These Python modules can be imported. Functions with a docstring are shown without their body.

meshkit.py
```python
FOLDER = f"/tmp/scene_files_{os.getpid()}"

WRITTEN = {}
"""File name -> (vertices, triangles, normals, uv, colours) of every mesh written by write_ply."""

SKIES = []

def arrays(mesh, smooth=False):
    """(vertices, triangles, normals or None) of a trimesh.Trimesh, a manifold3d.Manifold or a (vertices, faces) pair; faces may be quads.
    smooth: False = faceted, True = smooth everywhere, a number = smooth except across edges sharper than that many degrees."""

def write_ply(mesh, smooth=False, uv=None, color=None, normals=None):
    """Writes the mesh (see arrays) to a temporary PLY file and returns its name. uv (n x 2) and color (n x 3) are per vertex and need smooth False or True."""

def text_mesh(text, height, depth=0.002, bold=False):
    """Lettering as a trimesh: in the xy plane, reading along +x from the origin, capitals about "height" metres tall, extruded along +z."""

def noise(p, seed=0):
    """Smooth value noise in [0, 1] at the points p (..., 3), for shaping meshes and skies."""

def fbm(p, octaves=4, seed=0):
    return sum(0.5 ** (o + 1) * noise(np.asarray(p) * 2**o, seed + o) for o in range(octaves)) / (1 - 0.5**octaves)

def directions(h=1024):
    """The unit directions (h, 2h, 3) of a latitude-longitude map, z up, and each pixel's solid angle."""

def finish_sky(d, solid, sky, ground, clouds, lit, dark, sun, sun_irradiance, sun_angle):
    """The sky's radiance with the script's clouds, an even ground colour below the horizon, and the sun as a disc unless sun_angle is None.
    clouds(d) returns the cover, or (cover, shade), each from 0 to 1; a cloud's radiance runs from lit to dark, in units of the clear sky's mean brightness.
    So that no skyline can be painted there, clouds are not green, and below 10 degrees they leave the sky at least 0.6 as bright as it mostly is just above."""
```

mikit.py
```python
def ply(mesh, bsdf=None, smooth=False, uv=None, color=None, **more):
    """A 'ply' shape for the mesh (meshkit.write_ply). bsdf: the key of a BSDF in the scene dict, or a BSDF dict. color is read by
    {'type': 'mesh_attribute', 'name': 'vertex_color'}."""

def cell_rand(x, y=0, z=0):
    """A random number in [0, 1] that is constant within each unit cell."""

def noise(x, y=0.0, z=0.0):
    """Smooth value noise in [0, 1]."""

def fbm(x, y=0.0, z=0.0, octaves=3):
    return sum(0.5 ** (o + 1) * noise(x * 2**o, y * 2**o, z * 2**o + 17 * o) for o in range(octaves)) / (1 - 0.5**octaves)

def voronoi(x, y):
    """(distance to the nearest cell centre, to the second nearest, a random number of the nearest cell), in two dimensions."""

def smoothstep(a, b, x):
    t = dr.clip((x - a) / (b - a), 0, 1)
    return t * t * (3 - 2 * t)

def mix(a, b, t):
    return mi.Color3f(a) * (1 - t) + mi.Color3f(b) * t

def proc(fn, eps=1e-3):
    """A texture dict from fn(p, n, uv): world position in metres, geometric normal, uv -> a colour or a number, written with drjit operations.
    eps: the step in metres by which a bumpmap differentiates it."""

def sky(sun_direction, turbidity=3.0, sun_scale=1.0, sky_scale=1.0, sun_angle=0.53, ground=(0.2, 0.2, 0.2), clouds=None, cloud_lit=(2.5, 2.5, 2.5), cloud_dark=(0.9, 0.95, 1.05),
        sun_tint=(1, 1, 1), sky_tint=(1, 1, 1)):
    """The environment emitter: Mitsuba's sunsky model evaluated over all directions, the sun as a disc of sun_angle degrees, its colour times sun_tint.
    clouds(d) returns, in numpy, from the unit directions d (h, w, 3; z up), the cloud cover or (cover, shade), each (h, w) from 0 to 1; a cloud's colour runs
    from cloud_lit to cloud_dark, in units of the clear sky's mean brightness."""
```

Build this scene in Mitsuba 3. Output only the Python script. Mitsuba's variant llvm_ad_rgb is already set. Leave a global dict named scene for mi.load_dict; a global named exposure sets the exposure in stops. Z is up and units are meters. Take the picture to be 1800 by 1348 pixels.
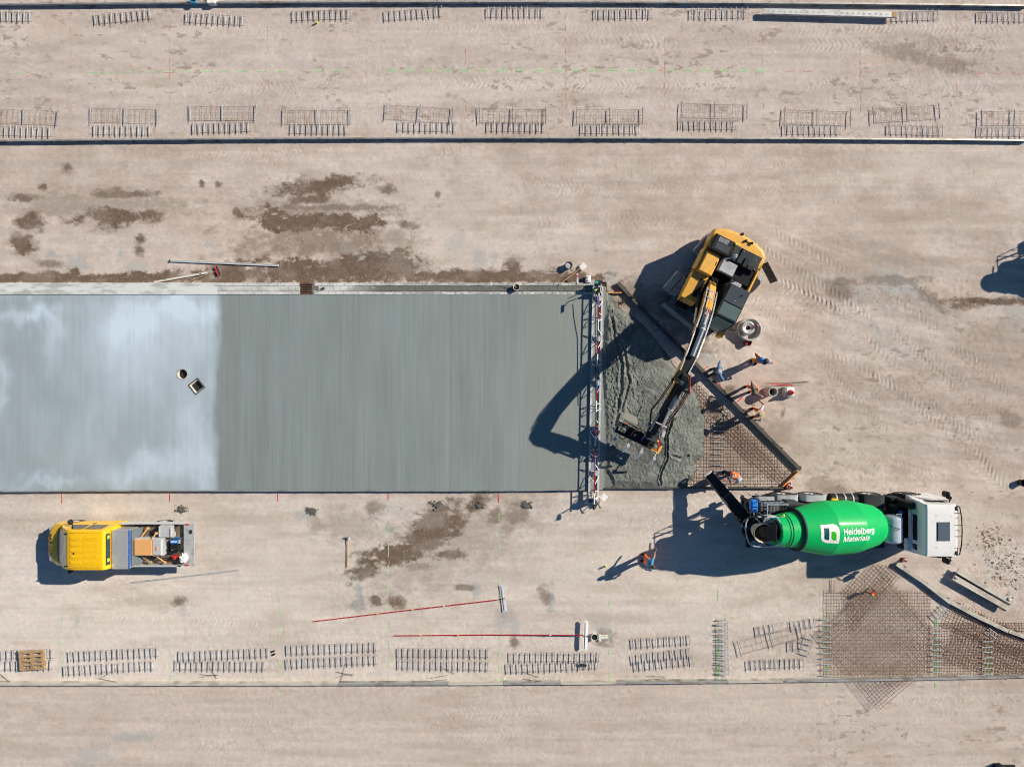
import math, random
import numpy as np, trimesh, shapely, manifold3d
import shapely.geometry as sg
import drjit as dr
import mitsuba as mi
import mikit, meshkit
from mikit import noise, fbm, smoothstep, mix

# ---------------------------------------------------------------- camera, sky, exposure
CAM_Z, PXM = 33.0, 36.0            # camera height and photo pixels per metre on the ground
scene, labels = {}, {}
scene['camera'] = {'type': 'perspective', 'fov': math.degrees(2 * math.atan(25 / 33)), 'fov_axis': 'x', 'near_clip': 0.1, 'far_clip': 3000.0,
                   'to_world': mi.ScalarTransform4f().look_at(origin=[0, 0, CAM_Z], target=[0, 0, 0], up=[0, 1, 0])}
SUN_EL, SUN_AZ = math.radians(35), math.radians(25)
SUN = [math.cos(SUN_EL) * math.cos(SUN_AZ), math.cos(SUN_EL) * math.sin(SUN_AZ), math.sin(SUN_EL)]
scene['sky'] = mikit.sky(SUN, turbidity=3.0, sun_scale=1.0, sky_scale=0.39, ground=(0.3, 0.26, 0.22), sun_tint=(0.98, 1.09, 1.28), sky_tint=(0.66, 1.0, 1.22))
labels['sky'] = {'kind': 'structure'}
exposure = 2.0

rng = random.Random(7)
nrng = np.random.default_rng(7)
pi = math.pi


def W(px, py, z=0.0):
    """The point at height z that the photograph shows at pixel (px, py)."""
    k = (CAM_Z - z) / CAM_Z
    return np.array([(px - 900) / PXM * k, (674 - py) / PXM * k, z])


# ---------------------------------------------------------------- scene helpers
used = {}


def numbered(key):
    n = used.get(key, -1) + 1
    used[key] = n
    return key if n == 0 else f'{key}_{n:03d}'


def thing(name, label=None, cat=None, group=None, kind=None):
    key = numbered(name)
    d = {k: v for k, v in (('label', label), ('category', cat), ('group', group), ('kind', kind)) if v}
    if d:
        labels[key] = d
    return key


def shape(mesh, mat, smooth=False, tw=None):
    d = mikit.ply(mesh, mat, smooth)
    if tw is not None:
        d['to_world'] = tw
    return d


def add(key, mesh, mat, smooth=False, tw=None, label=None, kind=None):
    """One entry (a part: 'holder__name')."""
    key = numbered(key)
    scene[key] = mesh if isinstance(mesh, dict) else shape(mesh, mat, smooth, tw)
    if tw is not None:
        scene[key]['to_world'] = tw
    d = {k: v for k, v in (('label', label), ('kind', kind)) if v}
    if d:
        labels[key] = d
    return key


def whole(name, mesh, mat, label=None, cat=None, group=None, kind=None, smooth=False, tw=None):
    key = thing(name, label, cat, group, kind)
    scene[key] = mesh if isinstance(mesh, dict) else shape(mesh, mat, smooth, tw)
    if tw is not None:
        scene[key]['to_world'] = tw
    return key


def place(pos, deg=0.0):
    return mi.ScalarTransform4f().translate([float(v) for v in pos]).rotate([0, 0, 1], float(deg))


# ---------------------------------------------------------------- mesh helpers
def cat_(*ms):
    ms = [m for x in ms for m in (x if isinstance(x, list) else [x])]
    return trimesh.util.concatenate(ms)


def rz(m, deg, at=(0, 0, 0)):
    m = m.copy()
    m.apply_transform(trimesh.transformations.rotation_matrix(math.radians(deg), [0, 0, 1], at))
    return m


def rot(m, deg, axis, at=(0, 0, 0)):
    m = m.copy()
    m.apply_transform(trimesh.transformations.rotation_matrix(math.radians(deg), axis, at))
    return m


def mv(m, v):
    m = m.copy()
    m.apply_translation(v)
    return m


def box(c, s, ch=0.0):
    c, h = np.asarray(c, float), np.asarray(s, float) / 2
    if ch <= 0:
        m = trimesh.creation.box(extents=2 * h)
        m.apply_translation(c)
        return m
    ch = min(ch, h.min() * 0.9)
    pts = []
    for i in (-1, 1):
        for j in (-1, 1):
            for k in (-1, 1):
                for a in range(3):
                    q = np.array([i, j, k]) * (h - ch)
                    q[a] = [i, j, k][a] * h[a]
                    pts.append(q + c)
    return trimesh.Trimesh(np.array(pts), process=False).convex_hull


def bx(x0, x1, y0, y1, z0, z1, ch=0.0):
    return box([(x0 + x1) / 2, (y0 + y1) / 2, (z0 + z1) / 2], [abs(x1 - x0), abs(y1 - y0), abs(z1 - z0)], ch)


def sweep(points, r, n=6, caps=True, closed=False):
    p = np.asarray(points, float)
    m = len(p)
    r = np.broadcast_to(np.asarray(r, float), (m,))
    t = np.roll(p, -1, 0) - np.roll(p, 1, 0) if closed else np.gradient(p, axis=0)
    t /= np.linalg.norm(t, axis=1, keepdims=True) + 1e-12
    up = np.array([0, 0, 1.0]) if abs(t[:, 2]).max() < 0.95 else np.array([0.31, 0.95, 0.0])
    if abs(t @ up).max() > 0.98:
        up = np.array([0.9, -0.3, 0.3])
    a = np.cross(t, up)
    a /= np.linalg.norm(a, axis=1, keepdims=True) + 1e-12
    b = np.cross(t, a)
    ang = np.arange(n) * 2 * pi / n + pi / n
    v = p[:, None] + r[:, None, None] * (np.cos(ang)[None, :, None] * a[:, None] + np.sin(ang)[None, :, None] * b[:, None])
    f = []
    for i in range(m if closed else m - 1):
        i2 = (i + 1) % m
        for j in range(n):
            k = (j + 1) % n
            f += [[i * n + j, i * n + k, i2 * n + k], [i * n + j, i2 * n + k, i2 * n + j]]
    v = v.reshape(-1, 3)
    if caps and not closed:
        for base in (0, (m - 1) * n):
            for j in range(1, n - 1):
                tri = [base, base + j, base + j + 1]
                f.append(tri if base else tri[::-1])
    return trimesh.Trimesh(v, f, process=False)


def tube(a, b, r, n=6, caps=True):
    return sweep([a, b], r, n, caps)


def cyl(a, b, r, n=20):
    return sweep([a, b], r, n)


def lathe(profile, n=24):
    m = trimesh.creation.revolve(np.asarray(profile, float), sections=n)
    return trimesh.Trimesh(m.vertices, m.faces, process=False)


def prism(pts, z0, z1):
    m = trimesh.creation.extrude_polygon(sg.Polygon(pts), z1 - z0, engine='earcut')
    m.apply_translation([0, 0, z0])
    return m


def side_prism(pts, y0, y1, cuts=1):
    """A polygon in (x, z) run along y, with cross cuts so that it can be warped."""
    poly = sg.Polygon(pts)
    if not poly.exterior.is_ccw:
        pts = pts[::-1]
    n, ys = len(pts), np.linspace(y0, y1, cuts + 1)
    v2, tri = trimesh.creation.triangulate_polygon(sg.Polygon(pts), engine='earcut')
    p = np.asarray(pts, float)
    v = np.concatenate([np.column_stack([p[:, 0], np.full(n, y), p[:, 1]]) for y in ys])
    f = []
    for i in range(cuts):
        for j in range(n):
            k = (j + 1) % n
            a, b, c, d = i * n + j, i * n + k, (i + 1) * n + k, (i + 1) * n + j
            f += [[a, c, b], [a, d, c]]
    o = len(v)
    ca = np.column_stack([v2[:, 0], np.full(len(v2), ys[0]), v2[:, 1]])
    cb = np.column_stack([v2[:, 0], np.full(len(v2), ys[-1]), v2[:, 1]])
    v = np.vstack([v, ca, cb])
    f = np.vstack([f, tri + o, tri[:, ::-1] + o + len(v2)])
    m = trimesh.Trimesh(v, f, process=False)
    m.merge_vertices()
    return m


def hull(*ms):
    return trimesh.util.concatenate(list(ms)).convex_hull


def plate(p, q, w, z0, z1):
    """An upright board from p to q (x, y), w thick."""
    p, q = np.asarray(p[:2], float), np.asarray(q[:2], float)
    d = q - p
    L = np.hypot(*d)
    m = bx(0, L, -w / 2, w / 2, z0, z1)
    m = rz(m, math.degrees(math.atan2(d[1], d[0])))
    return mv(m, [p[0], p[1], 0])


def text_on(text, height, bold=True):
    return meshkit.text_mesh(text, height, 0.004, bold)


# ---------------------------------------------------------------- materials
def rgb(c):
    return {'type': 'rgb', 'value': [float(x) for x in c]}


def M(name, col, rough=0.6, metal=0.0, spec=0.5, cc=0.0, bump=None, **more):
    b = {'type': 'principled', 'base_color': col if isinstance(col, dict) else rgb(col), 'roughness': rough, 'metallic': metal, 'specular': spec, **more}
    if cc:
        b['clearcoat'] = cc
        b.setdefault('clearcoat_gloss', 0.9)
    if bump:
        b = {'type': 'bumpmap', 'arbitrary': bump[0], 'scale': bump[1], 'bsdf': b}
    scene[name] = {'type': 'twosided', 'bsdf': b}
    return name


def worn(c0, c1, s=6.0, lo=0.45, hi=0.75):
    """Colour c0 with patches of dust or wear c1."""
    def fn(p, n, uv):
        return mix(c0, c1, smoothstep(lo, hi, fbm(p.x * s, p.y * s, p.z * s, 3)))
    return mikit.proc(fn)


steel_form = M('m_steel_form', worn((.42, .43, .43), (.27, .24, .21), 2.5), .45, .35)
wood_form = M('m_wood_form', worn((.105, .098, .088), (.055, .05, .045), 3.0), .85, 0, .2)
pale_form = M('m_pale_form', worn((.50, .48, .44), (.36, .33, .29), 2.2), .7)
dowel = M('m_dowel', (.40, .46, .53), .5, .1)
rust = M('m_rust', worn((.20, .11, .065), (.11, .07, .05), 9), .85)
darkrod = M('m_dark_rod', (.07, .06, .055), .7, .2)
galv = M('m_galvanised', worn((.48, .50, .52), (.36, .37, .385), 5), .5, .2)
alu = M('m_aluminium', (.60, .62, .64), .4, .15)
white = M('m_white_paint', (.80, .81, .82), .32, 0, .5, .6)
offwhite = M('m_off_white', (.66, .65, .61), .6)
grey_plastic = M('m_grey_plastic', (.46, .48, .50), .5)
tank_grey = M('m_tank_grey', (.38, .46, .56), .3, 0, .5, .7)
green = M('m_green_paint', (.003, .47, .125), .5, 0, .12, .5, clearcoat_gloss=.96)
yellow_van = M('m_van_yellow', (.86, .50, .005), .28, 0, .5, .9)
yellow_cat = M('m_machine_yellow', worn((.76, .40, .07), (.60, .34, .09), 2.0, .5, .85), .42, 0, .5, .3)
black = M('m_black', (.016, .018, .022), .5, 0, .25)
blackmatt = M('m_black_matt', (.018, .020, .023), .85, 0, .2)
charcoal = M('m_charcoal', worn((.030, .036, .045), (.050, .056, .064), 2.5), .65, 0, .2)
slate = M('m_slate_roof', worn((.042, .058, .078), (.058, .070, .086), 2), .6, 0, .2)
frame_grey = M('m_frame_grey', worn((.09, .095, .10), (.14, .135, .125), 3), .55)
hoodgrey = M('m_hood_grey', worn((.40, .44, .49), (.32, .33, .35), 3), .45)
dusty_rubber = M('m_dusty_rubber', worn((.42, .41, .39), (.28, .27, .255), 4), .95)
dusty_steel = M('m_dusty_steel', worn((.30, .30, .29), (.18, .18, .175), 3), .8)
rubber = M('m_rubber', worn((.03, .03, .031), (.11, .095, .08), 5), .9)
glass = M('m_dark_glass', (.02, .035, .04), .06, 0, .8, 1.0)
teal_glass = M('m_teal_glass', (.075, .17, .165), .25, 0, .5, .4)
chrome = M('m_chrome', (.66, .68, .70), .25, .45)
cyl_blue = M('m_hydraulic_blue', (.10, .14, .19), .4, .2)
red = M('m_red', (.55, .03, .03), .45)
red_pole = M('m_red_pole', (.50, .025, .03), .35, .3)
purple = M('m_purple', (.26, .15, .50), .5)
blue = M('m_blue', (.02, .17, .60), .4)
sky_blue = M('m_blue_plastic', (.015, .22, .75), .4)
orange = M('m_orange', (.80, .16, .02), .6)
orange_lid = M('m_orange_lid', (.72, .38, .15), .6)
handle_wood = M('m_handle_wood', (.55, .36, .17), .65)
plank_wood = M('m_plank_wood', worn((.42, .28, .15), (.30, .19, .10), 6), .8)
orange_wood = M('m_orange_board', (.62, .30, .09), .7)
cream = M('m_cream', (.62, .57, .47), .55)
conc_ring = M('m_concrete_ring', worn((.46, .45, .43), (.34, .33, .31), 5), .85)
lime = M('m_lime', (.55, .75, .03), .5)
logo_teal = M('m_logo_teal', (.0, .075, .085), .4)
logo_green = M('m_logo_green', (.03, .50, .01), .4)
txt_white = M('m_print_white', (.84, .85, .85), .4)
skin = M('m_skin', (.42, .235, .165), .55)
skin_tan = M('m_skin_tan', (.26, .125, .075), .5)
paint_red = M('m_marker_red', (.66, .06, .07), .8)
paint_rose = M('m_marker_rose', (.60, .29, .25), .9)
paint_green = M('m_marker_green', (.36, .68, .31), .85)
paint_green2 = M('m_marker_bright_green', (.14, .62, .10), .8)
brass_rust = M('m_grate_rust', worn((.15, .075, .055), (.24, .15, .12), 8), .7, .2)
manhole_black = M('m_shaft', (.02, .02, .02), .9)

# ---------------------------------------------------------------- the ground
def nb(x, y, s=0):
    return meshkit.noise(np.stack([x, y, np.full_like(x, 0.5)], -1), s)


def fb(x, y, o=3, s=0):
    return meshkit.fbm(np.stack([x, y, np.full_like(x, 0.5)], -1), o, s)


def px2(x, y):
    return ((x - 900) / PXM, (674 - y) / PXM)


# wheel tracks: photo pixels of both ends, sideways bow (m), width (m), depth (m), pitch of the treads (m; 0 = smooth)
TRACKS = [
    (1280, 400, 1790, 800, 1.2, .55, .020, .24), (1330, 395, 1800, 730, 1.5, .55, .018, .24), (1380, 470, 1760, 860, .8, .6, .022, .26),
    (1250, 470, 1640, 860, .6, .5, .016, .22), (1480, 520, 1800, 770, .6, .6, .02, .25), (1420, 610, 1800, 830, .4, .55, .02, .24),
    (1560, 560, 1800, 660, -.5, .55, .018, .24), (1330, 480, 1500, 560, .3, .6, .03, .24), (1490, 640, 1800, 890, .5, .55, .02, .25),
    (1410, 700, 1700, 730, .3, .5, .014, .22), (1390, 760, 1700, 850, -.3, .5, .012, .22),
    (900, 375, 1330, 395, .2, .55, .009, .25), (880, 395, 1320, 420, .2, .55, .008, .25), (700, 330, 1800, 345, .2, .6, .009, .22),
    (820, 290, 1800, 302, .3, .5, .010, .18), (1100, 305, 1800, 320, .2, .5, .010, .18), (0, 268, 900, 272, .1, .6, .008, .22),
    (560, 315, 1100, 325, .1, .5, .010, .22), (0, 55, 1500, 55, .2, .55, .006, .22), (0, 158, 1800, 152, .3, .6, .007, .25),
    (300, 140, 1800, 150, -.2, .55, .010, .22), (1350, 50, 1800, 60, .2, .55, .014, .24), (900, 75, 1800, 90, .2, .6, .012, .25),
    (0, 1275, 1800, 1258, .5, .6, .006, .24), (0, 1318, 1800, 1288, .4, .6, .007, .22), (0, 1235, 1800, 1232, -.2, .5, .006, 0),
    (900, 1335, 1800, 1322, .3, .6, .006, .22), (1300, 1255, 1800, 1232, .4, .5, .009, .22), (0, 1090, 500, 1092, .1, .5, .009, .22),
    (380, 1020, 1060, 1050, .3, .5, .006, 0), (0, 1040, 460, 1050, .2, .5, .006, 0), (1420, 860, 1800, 835, .3, .7, .008, 0),
    (1380, 420, 1620, 520, .3, .25, .02, 0), (1400, 410, 1650, 530, .3, .15, .015, 0), (1560, 500, 1640, 545, 0, .4, .02, 0),
]


def height(x, y):
    h = .030 * (fb(x * .35, y * .35, 3, 1) - .5) + .024 * (fb(x * 3.1, y * 3.1, 3, 5) - .5) + .018 * (nb(x * 8, y * 8, 11) - .5)
    h += .016 * (nb(x * .25, y * 2.2, 21) - .5)
    # churned places: right of the mixer cab, the strip beside the wet bank, the upper bay
    def blob(px, py, rx, ry):
        bx_, by_ = px2(px, py)
        return np.exp(-((x - bx_) / (rx / PXM)) ** 2 - ((y - by_) / (ry / PXM)) ** 2)
    churn = .8 * blob(1760, 985, 70, 60) + .8 * blob(1610, 520, 160, 40) + .5 * blob(1600, 760, 180, 110) + .45 * blob(1350, 560, 90, 60) + .55 * blob(1640, 110, 130, 50) + .45 * blob(1500, 850, 130, 25)
    churn += .22 * blob(900, 110, 900, 60) * (nb(x * .4, y * .4, 3) > .45)
    h += churn * .085 * (fb(x * 4.5, y * 4.5, 3, 31) - .45)
    for x0, y0, x1, y1, bow, w, amp, pitch in TRACKS:
        a, b = np.array(px2(x0, y0)), np.array(px2(x1, y1))
        d = b - a
        L = np.hypot(*d)
        d /= L
        rx, ry = x - a[0], y - a[1]
        s = rx * d[0] + ry * d[1]
        t = -rx * d[1] + ry * d[0] - bow * (s / L) * (1 - s / L) * 4 * .5 - .12 * np.sin(s * .31 + x0)
        inside = np.clip((w / 2 + .05 - np.abs(t)) / .08, 0, 1) * np.clip(s / 1.5, 0, 1) * np.clip((L - s) / 1.5, 0, 1)
        fade = inside * np.clip(fb(s * .45, t * 1.5 + x0 * .37, 2, 3) * 3.4 - 1.15, 0, 1)
        h -= fade * amp * .5
        if pitch:
            ph = (s + np.abs(t) * .8) / pitch + .3 * nb(s * 2, t * 2, 8)
            h += fade * amp * .85 * np.sin(2 * pi * ph) * (np.abs(t) > .03)
        else:
            h += fade * amp * .5 * np.cos(t * 2 * pi / .09)
    return h


XS = np.concatenate([-np.geomspace(1500, 26.3, 26)[:-1], np.arange(-26, 26.001, .05), np.geomspace(26.3, 1500, 26)[1:]])
YS = np.concatenate([-np.geomspace(1500, 19.8, 26)[:-1], np.arange(-19.6, 19.601, .05), np.geomspace(19.8, 1500, 26)[1:]])
GX, GY = np.meshgrid(XS, YS, indexing='ij')
GH = height(GX.ravel(), GY.ravel()).reshape(GX.shape)
GH *= np.clip((60 - np.maximum(abs(GX), abs(GY))) / 20, 0, 1)


def grid_faces(n, m):
    i, j = np.meshgrid(np.arange(n - 1), np.arange(m - 1), indexing='ij')
    a = (i * m + j).ravel()
    return np.vstack([np.column_stack([a, a + m, a + m + 1]), np.column_stack([a, a + m + 1, a + 1])])


def gz(x, y):
    """Height of the ground sheet at a point in the middle of the site."""
    i = np.clip(np.searchsorted(XS, x) - 1, 0, len(XS) - 2)
    j = np.clip(np.searchsorted(YS, y) - 1, 0, len(YS) - 2)
    u, v = (x - XS[i]) / (XS[i + 1] - XS[i]), (y - YS[j]) / (YS[j + 1] - YS[j])
    return (1 - u) * (1 - v) * GH[i, j] + u * (1 - v) * GH[i + 1, j] + (1 - u) * v * GH[i, j + 1] + u * v * GH[i + 1, j + 1]


# damp and spilt patches, one also deepening shade by the excavator: photo pixel, radii (px), turn (deg), strength
DAMP = [(560, 328, 70, 16, -6, .75), (545, 352, 45, 12, 0, .6), (190, 382, 52, 16, 0, .8), (265, 378, 22, 13, 0, .6), (560, 390, 105, 17, 0, .95), (480, 385, 28, 22, 0, .9), (640, 393, 24, 16, 0, .85),
        (50, 385, 20, 20, 0, .75), (38, 428, 22, 17, 20, .8), (215, 342, 60, 9, 0, .6), (40, 347, 30, 8, 0, .65), (118, 296, 10, 9, 0, .6), (75, 329, 7, 6, 0, .7), (355, 322, 5, 7, 0, .6), (384, 325, 7, 7, 0, .6), (245, 420, 10, 10, 0, .7), (415, 371, 6, 6, 0, .8),
        (245, 440, 8, 8, 0, .7), (575, 365, 150, 8, 0, .5), (715, 395, 22, 8, 0, .55), (680, 336, 14, 9, 0, .6), (712, 394, 8, 7, 0, .7), (770, 343, 5, 6, 0, .5), (690, 416, 24, 16, 0, .35), (560, 425, 130, 34, 0, .42), (540, 372, 130, 30, 0, .35), (200, 360, 150, 20, 0, .3),
        (150, 490, 260, 9, 0, 1.), (420, 485, 110, 14, 0, 1.), (560, 478, 140, 24, 0, .95), (660, 470, 80, 26, 0, .95), (850, 487, 210, 11, 0, 1.), (1010, 490, 60, 7, 0, 1.), (132, 484, 12, 9, 0, .9), (90, 462, 26, 6, 0, .5), (905, 468, 17, 13, 0, .85), (400, 472, 40, 13, 0, .8),
        (770, 925, 58, 30, -38, .8), (700, 972, 60, 20, -8, .85), (745, 950, 50, 30, -20, .7), (640, 1008, 34, 13, -18, .8), (838, 880, 30, 16, -40, .65), (788, 975, 40, 9, 0, .7), (650, 893, 10, 12, 0, .5), (800, 915, 30, 22, -30, .6), (740, 995, 30, 9, 0, .4), (790, 960, 170, 60, -25, .22), (620, 925, 60, 30, 0, .25), (905, 900, 22, 20, 0, .45), (890, 935, 16, 14, 0, .35), (655, 890, 16, 10, 0, .4), (870, 905, 14, 18, 0, .5),
        (662, 1053, 14, 10, 0, .6), (698, 1055, 13, 12, 0, .6), (560, 925, 22, 14, 0, .35), (815, 1032, 16, 6, 0, .5), (957, 1045, 12, 18, 0, .45), (905, 1128, 10, 14, 0, .5), (315, 1058, 14, 9, 0, .5), (1062, 1120, 20, 12, 0, .4),
        (1590, 92, 60, 16, 8, .36), (1668, 112, 40, 14, 5, .32), (1640, 80, 50, 14, 0, .22), (1478, 497, 26, 9, 0, .45), (1570, 492, 60, 7, 0, .35), (1475, 515, 20, 16, 30, .4), (1640, 530, 40, 9, 40, .4), (1745, 530, 90, 7, 0, .85), (1690, 535, 40, 7, 0, .6),
        (1282, 684, 10, 8, 0, .5), (1324, 712, 4, 3, 0, .5), (1310, 722, 7, 4, 0, .5), (1376, 726, 5, 9, 20, .5), (1225, 610, 20, 30, 30, .5), (1470, 860, 22, 10, 10, .4), (1445, 855, 40, 12, 10, .3), (1120, 520, 60, 30, 0, .4), (1775, 735, 20, 14, 20, .35),
        (1200, 560, 60, 40, 30, .45), (1290, 790, 85, 60, 0, .3)]  # first patch: wet ground, with the excavator shade darkened in its colour
SPLASH = [(630, 1030, 8, 60, 0, .5), (625, 1015, 12, 14, 0, .5), (835, 1035, 9, 18, 0, .6), (968, 1050, 7, 22, 0, .5), (885, 1090, 14, 22, 20, .5), (905, 1105, 8, 20, 0, .4), (1055, 1100, 22, 24, 0, .35), (135, 462, 26, 9, 20, .45), (90, 446, 9, 7, 0, .5), (212, 446, 8, 8, 0, .5), (240, 470, 22, 10, 0, .35), (370, 430, 14, 6, 30, .4), (385, 450, 8, 7, 0, .5), (600, 435, 12, 9, 0, .4), (660, 455, 10, 8, 0, .5),
          (800, 432, 22, 20, 0, .25), (840, 455, 16, 16, 30, .4), (870, 452, 12, 10, 0, .4), (1075, 490, 16, 22, 20, .45), (1240, 632, 16, 14, 30, .55), (1500, 515, 60, 14, 20, .35), (1600, 515, 60, 20, 40, .4), (1540, 500, 30, 14, 20, .3), (1790, 560, 30, 30, 0, .3), (140, 895, 14, 10, 0, .3), (530, 905, 20, 9, 0, .35), (690, 935, 9, 7, 0, .5), (320, 1065, 12, 16, 0, .45), (135, 1095, 8, 14, 0, .35),
          (240, 1295, 40, 9, 0, .45), (150, 1330, 40, 20, 0, .35), (700, 900, 40, 12, 0, .2), (1560, 600, 60, 12, 40, .25), (1745, 1000, 22, 16, 20, .2), (1430, 900, 26, 10, 0, .2), (640, 452, 16, 8, 0, .45)]
REDDUST = [(1405, 560, 40, 28, 30, .5), (1370, 600, 24, 20, 0, .25), (1440, 640, 20, 12, 0, .3), (95, 38, 26, 16, 0, .4), (120, 55, 60, 6, 0, .3), (1655, 520, 40, 16, 20, .3), (1540, 105, 40, 8, 0, .25), (520, 425, 130, 40, 0, .45), (380, 400, 150, 60, 0, .15), (1700, 505, 30, 16, 0, .2)]
PALE = [(250, 1080, 260, 60, 0, .5), (100, 358, 200, 9, 0, .55), (350, 365, 120, 9, 0, .4), (560, 352, 60, 9, 0, .35), (780, 420, 90, 50, 0, .4), (1100, 300, 90, 12, 0, .3), (1570, 308, 110, 7, 0, .5), (1450, 316, 80, 8, 0, .4), (1700, 395, 120, 9, 0, .4), (1750, 300, 80, 7, 0, .45),
        (1130, 1010, 180, 70, 0, .4), (480, 975, 180, 40, 0, .35), (1480, 770, 90, 50, 20, .4), (1350, 820, 60, 30, 0, .35), (1730, 860, 80, 20, -8, .45), (1730, 910, 60, 20, 0, .4), (200, 75, 240, 26, 0, .35), (250, 145, 260, 20, 0, .35), (900, 155, 240, 20, 0, .45), (1200, 135, 200, 20, 0, .35), (1640, 935, 0.1, .1, 0, 0), (1690, 965, 60, 16, 0, .35), (230, 1300, 100, 10, 0, .3)]


def patches(lst, X, Y, wob):
    out = mi.Float(0)
    for px, py, rx, ry, a, s in lst:
        c, n = math.cos(math.radians(a)), math.sin(math.radians(a))
        u, v = (X - px) * (c / rx) + (Y - py) * (n / rx), (Y - py) * (c / ry) - (X - px) * (n / ry)
        out = dr.maximum(out, s * smoothstep(1.55, .35, dr.sqrt(u * u + v * v) + wob))
    return out


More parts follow.
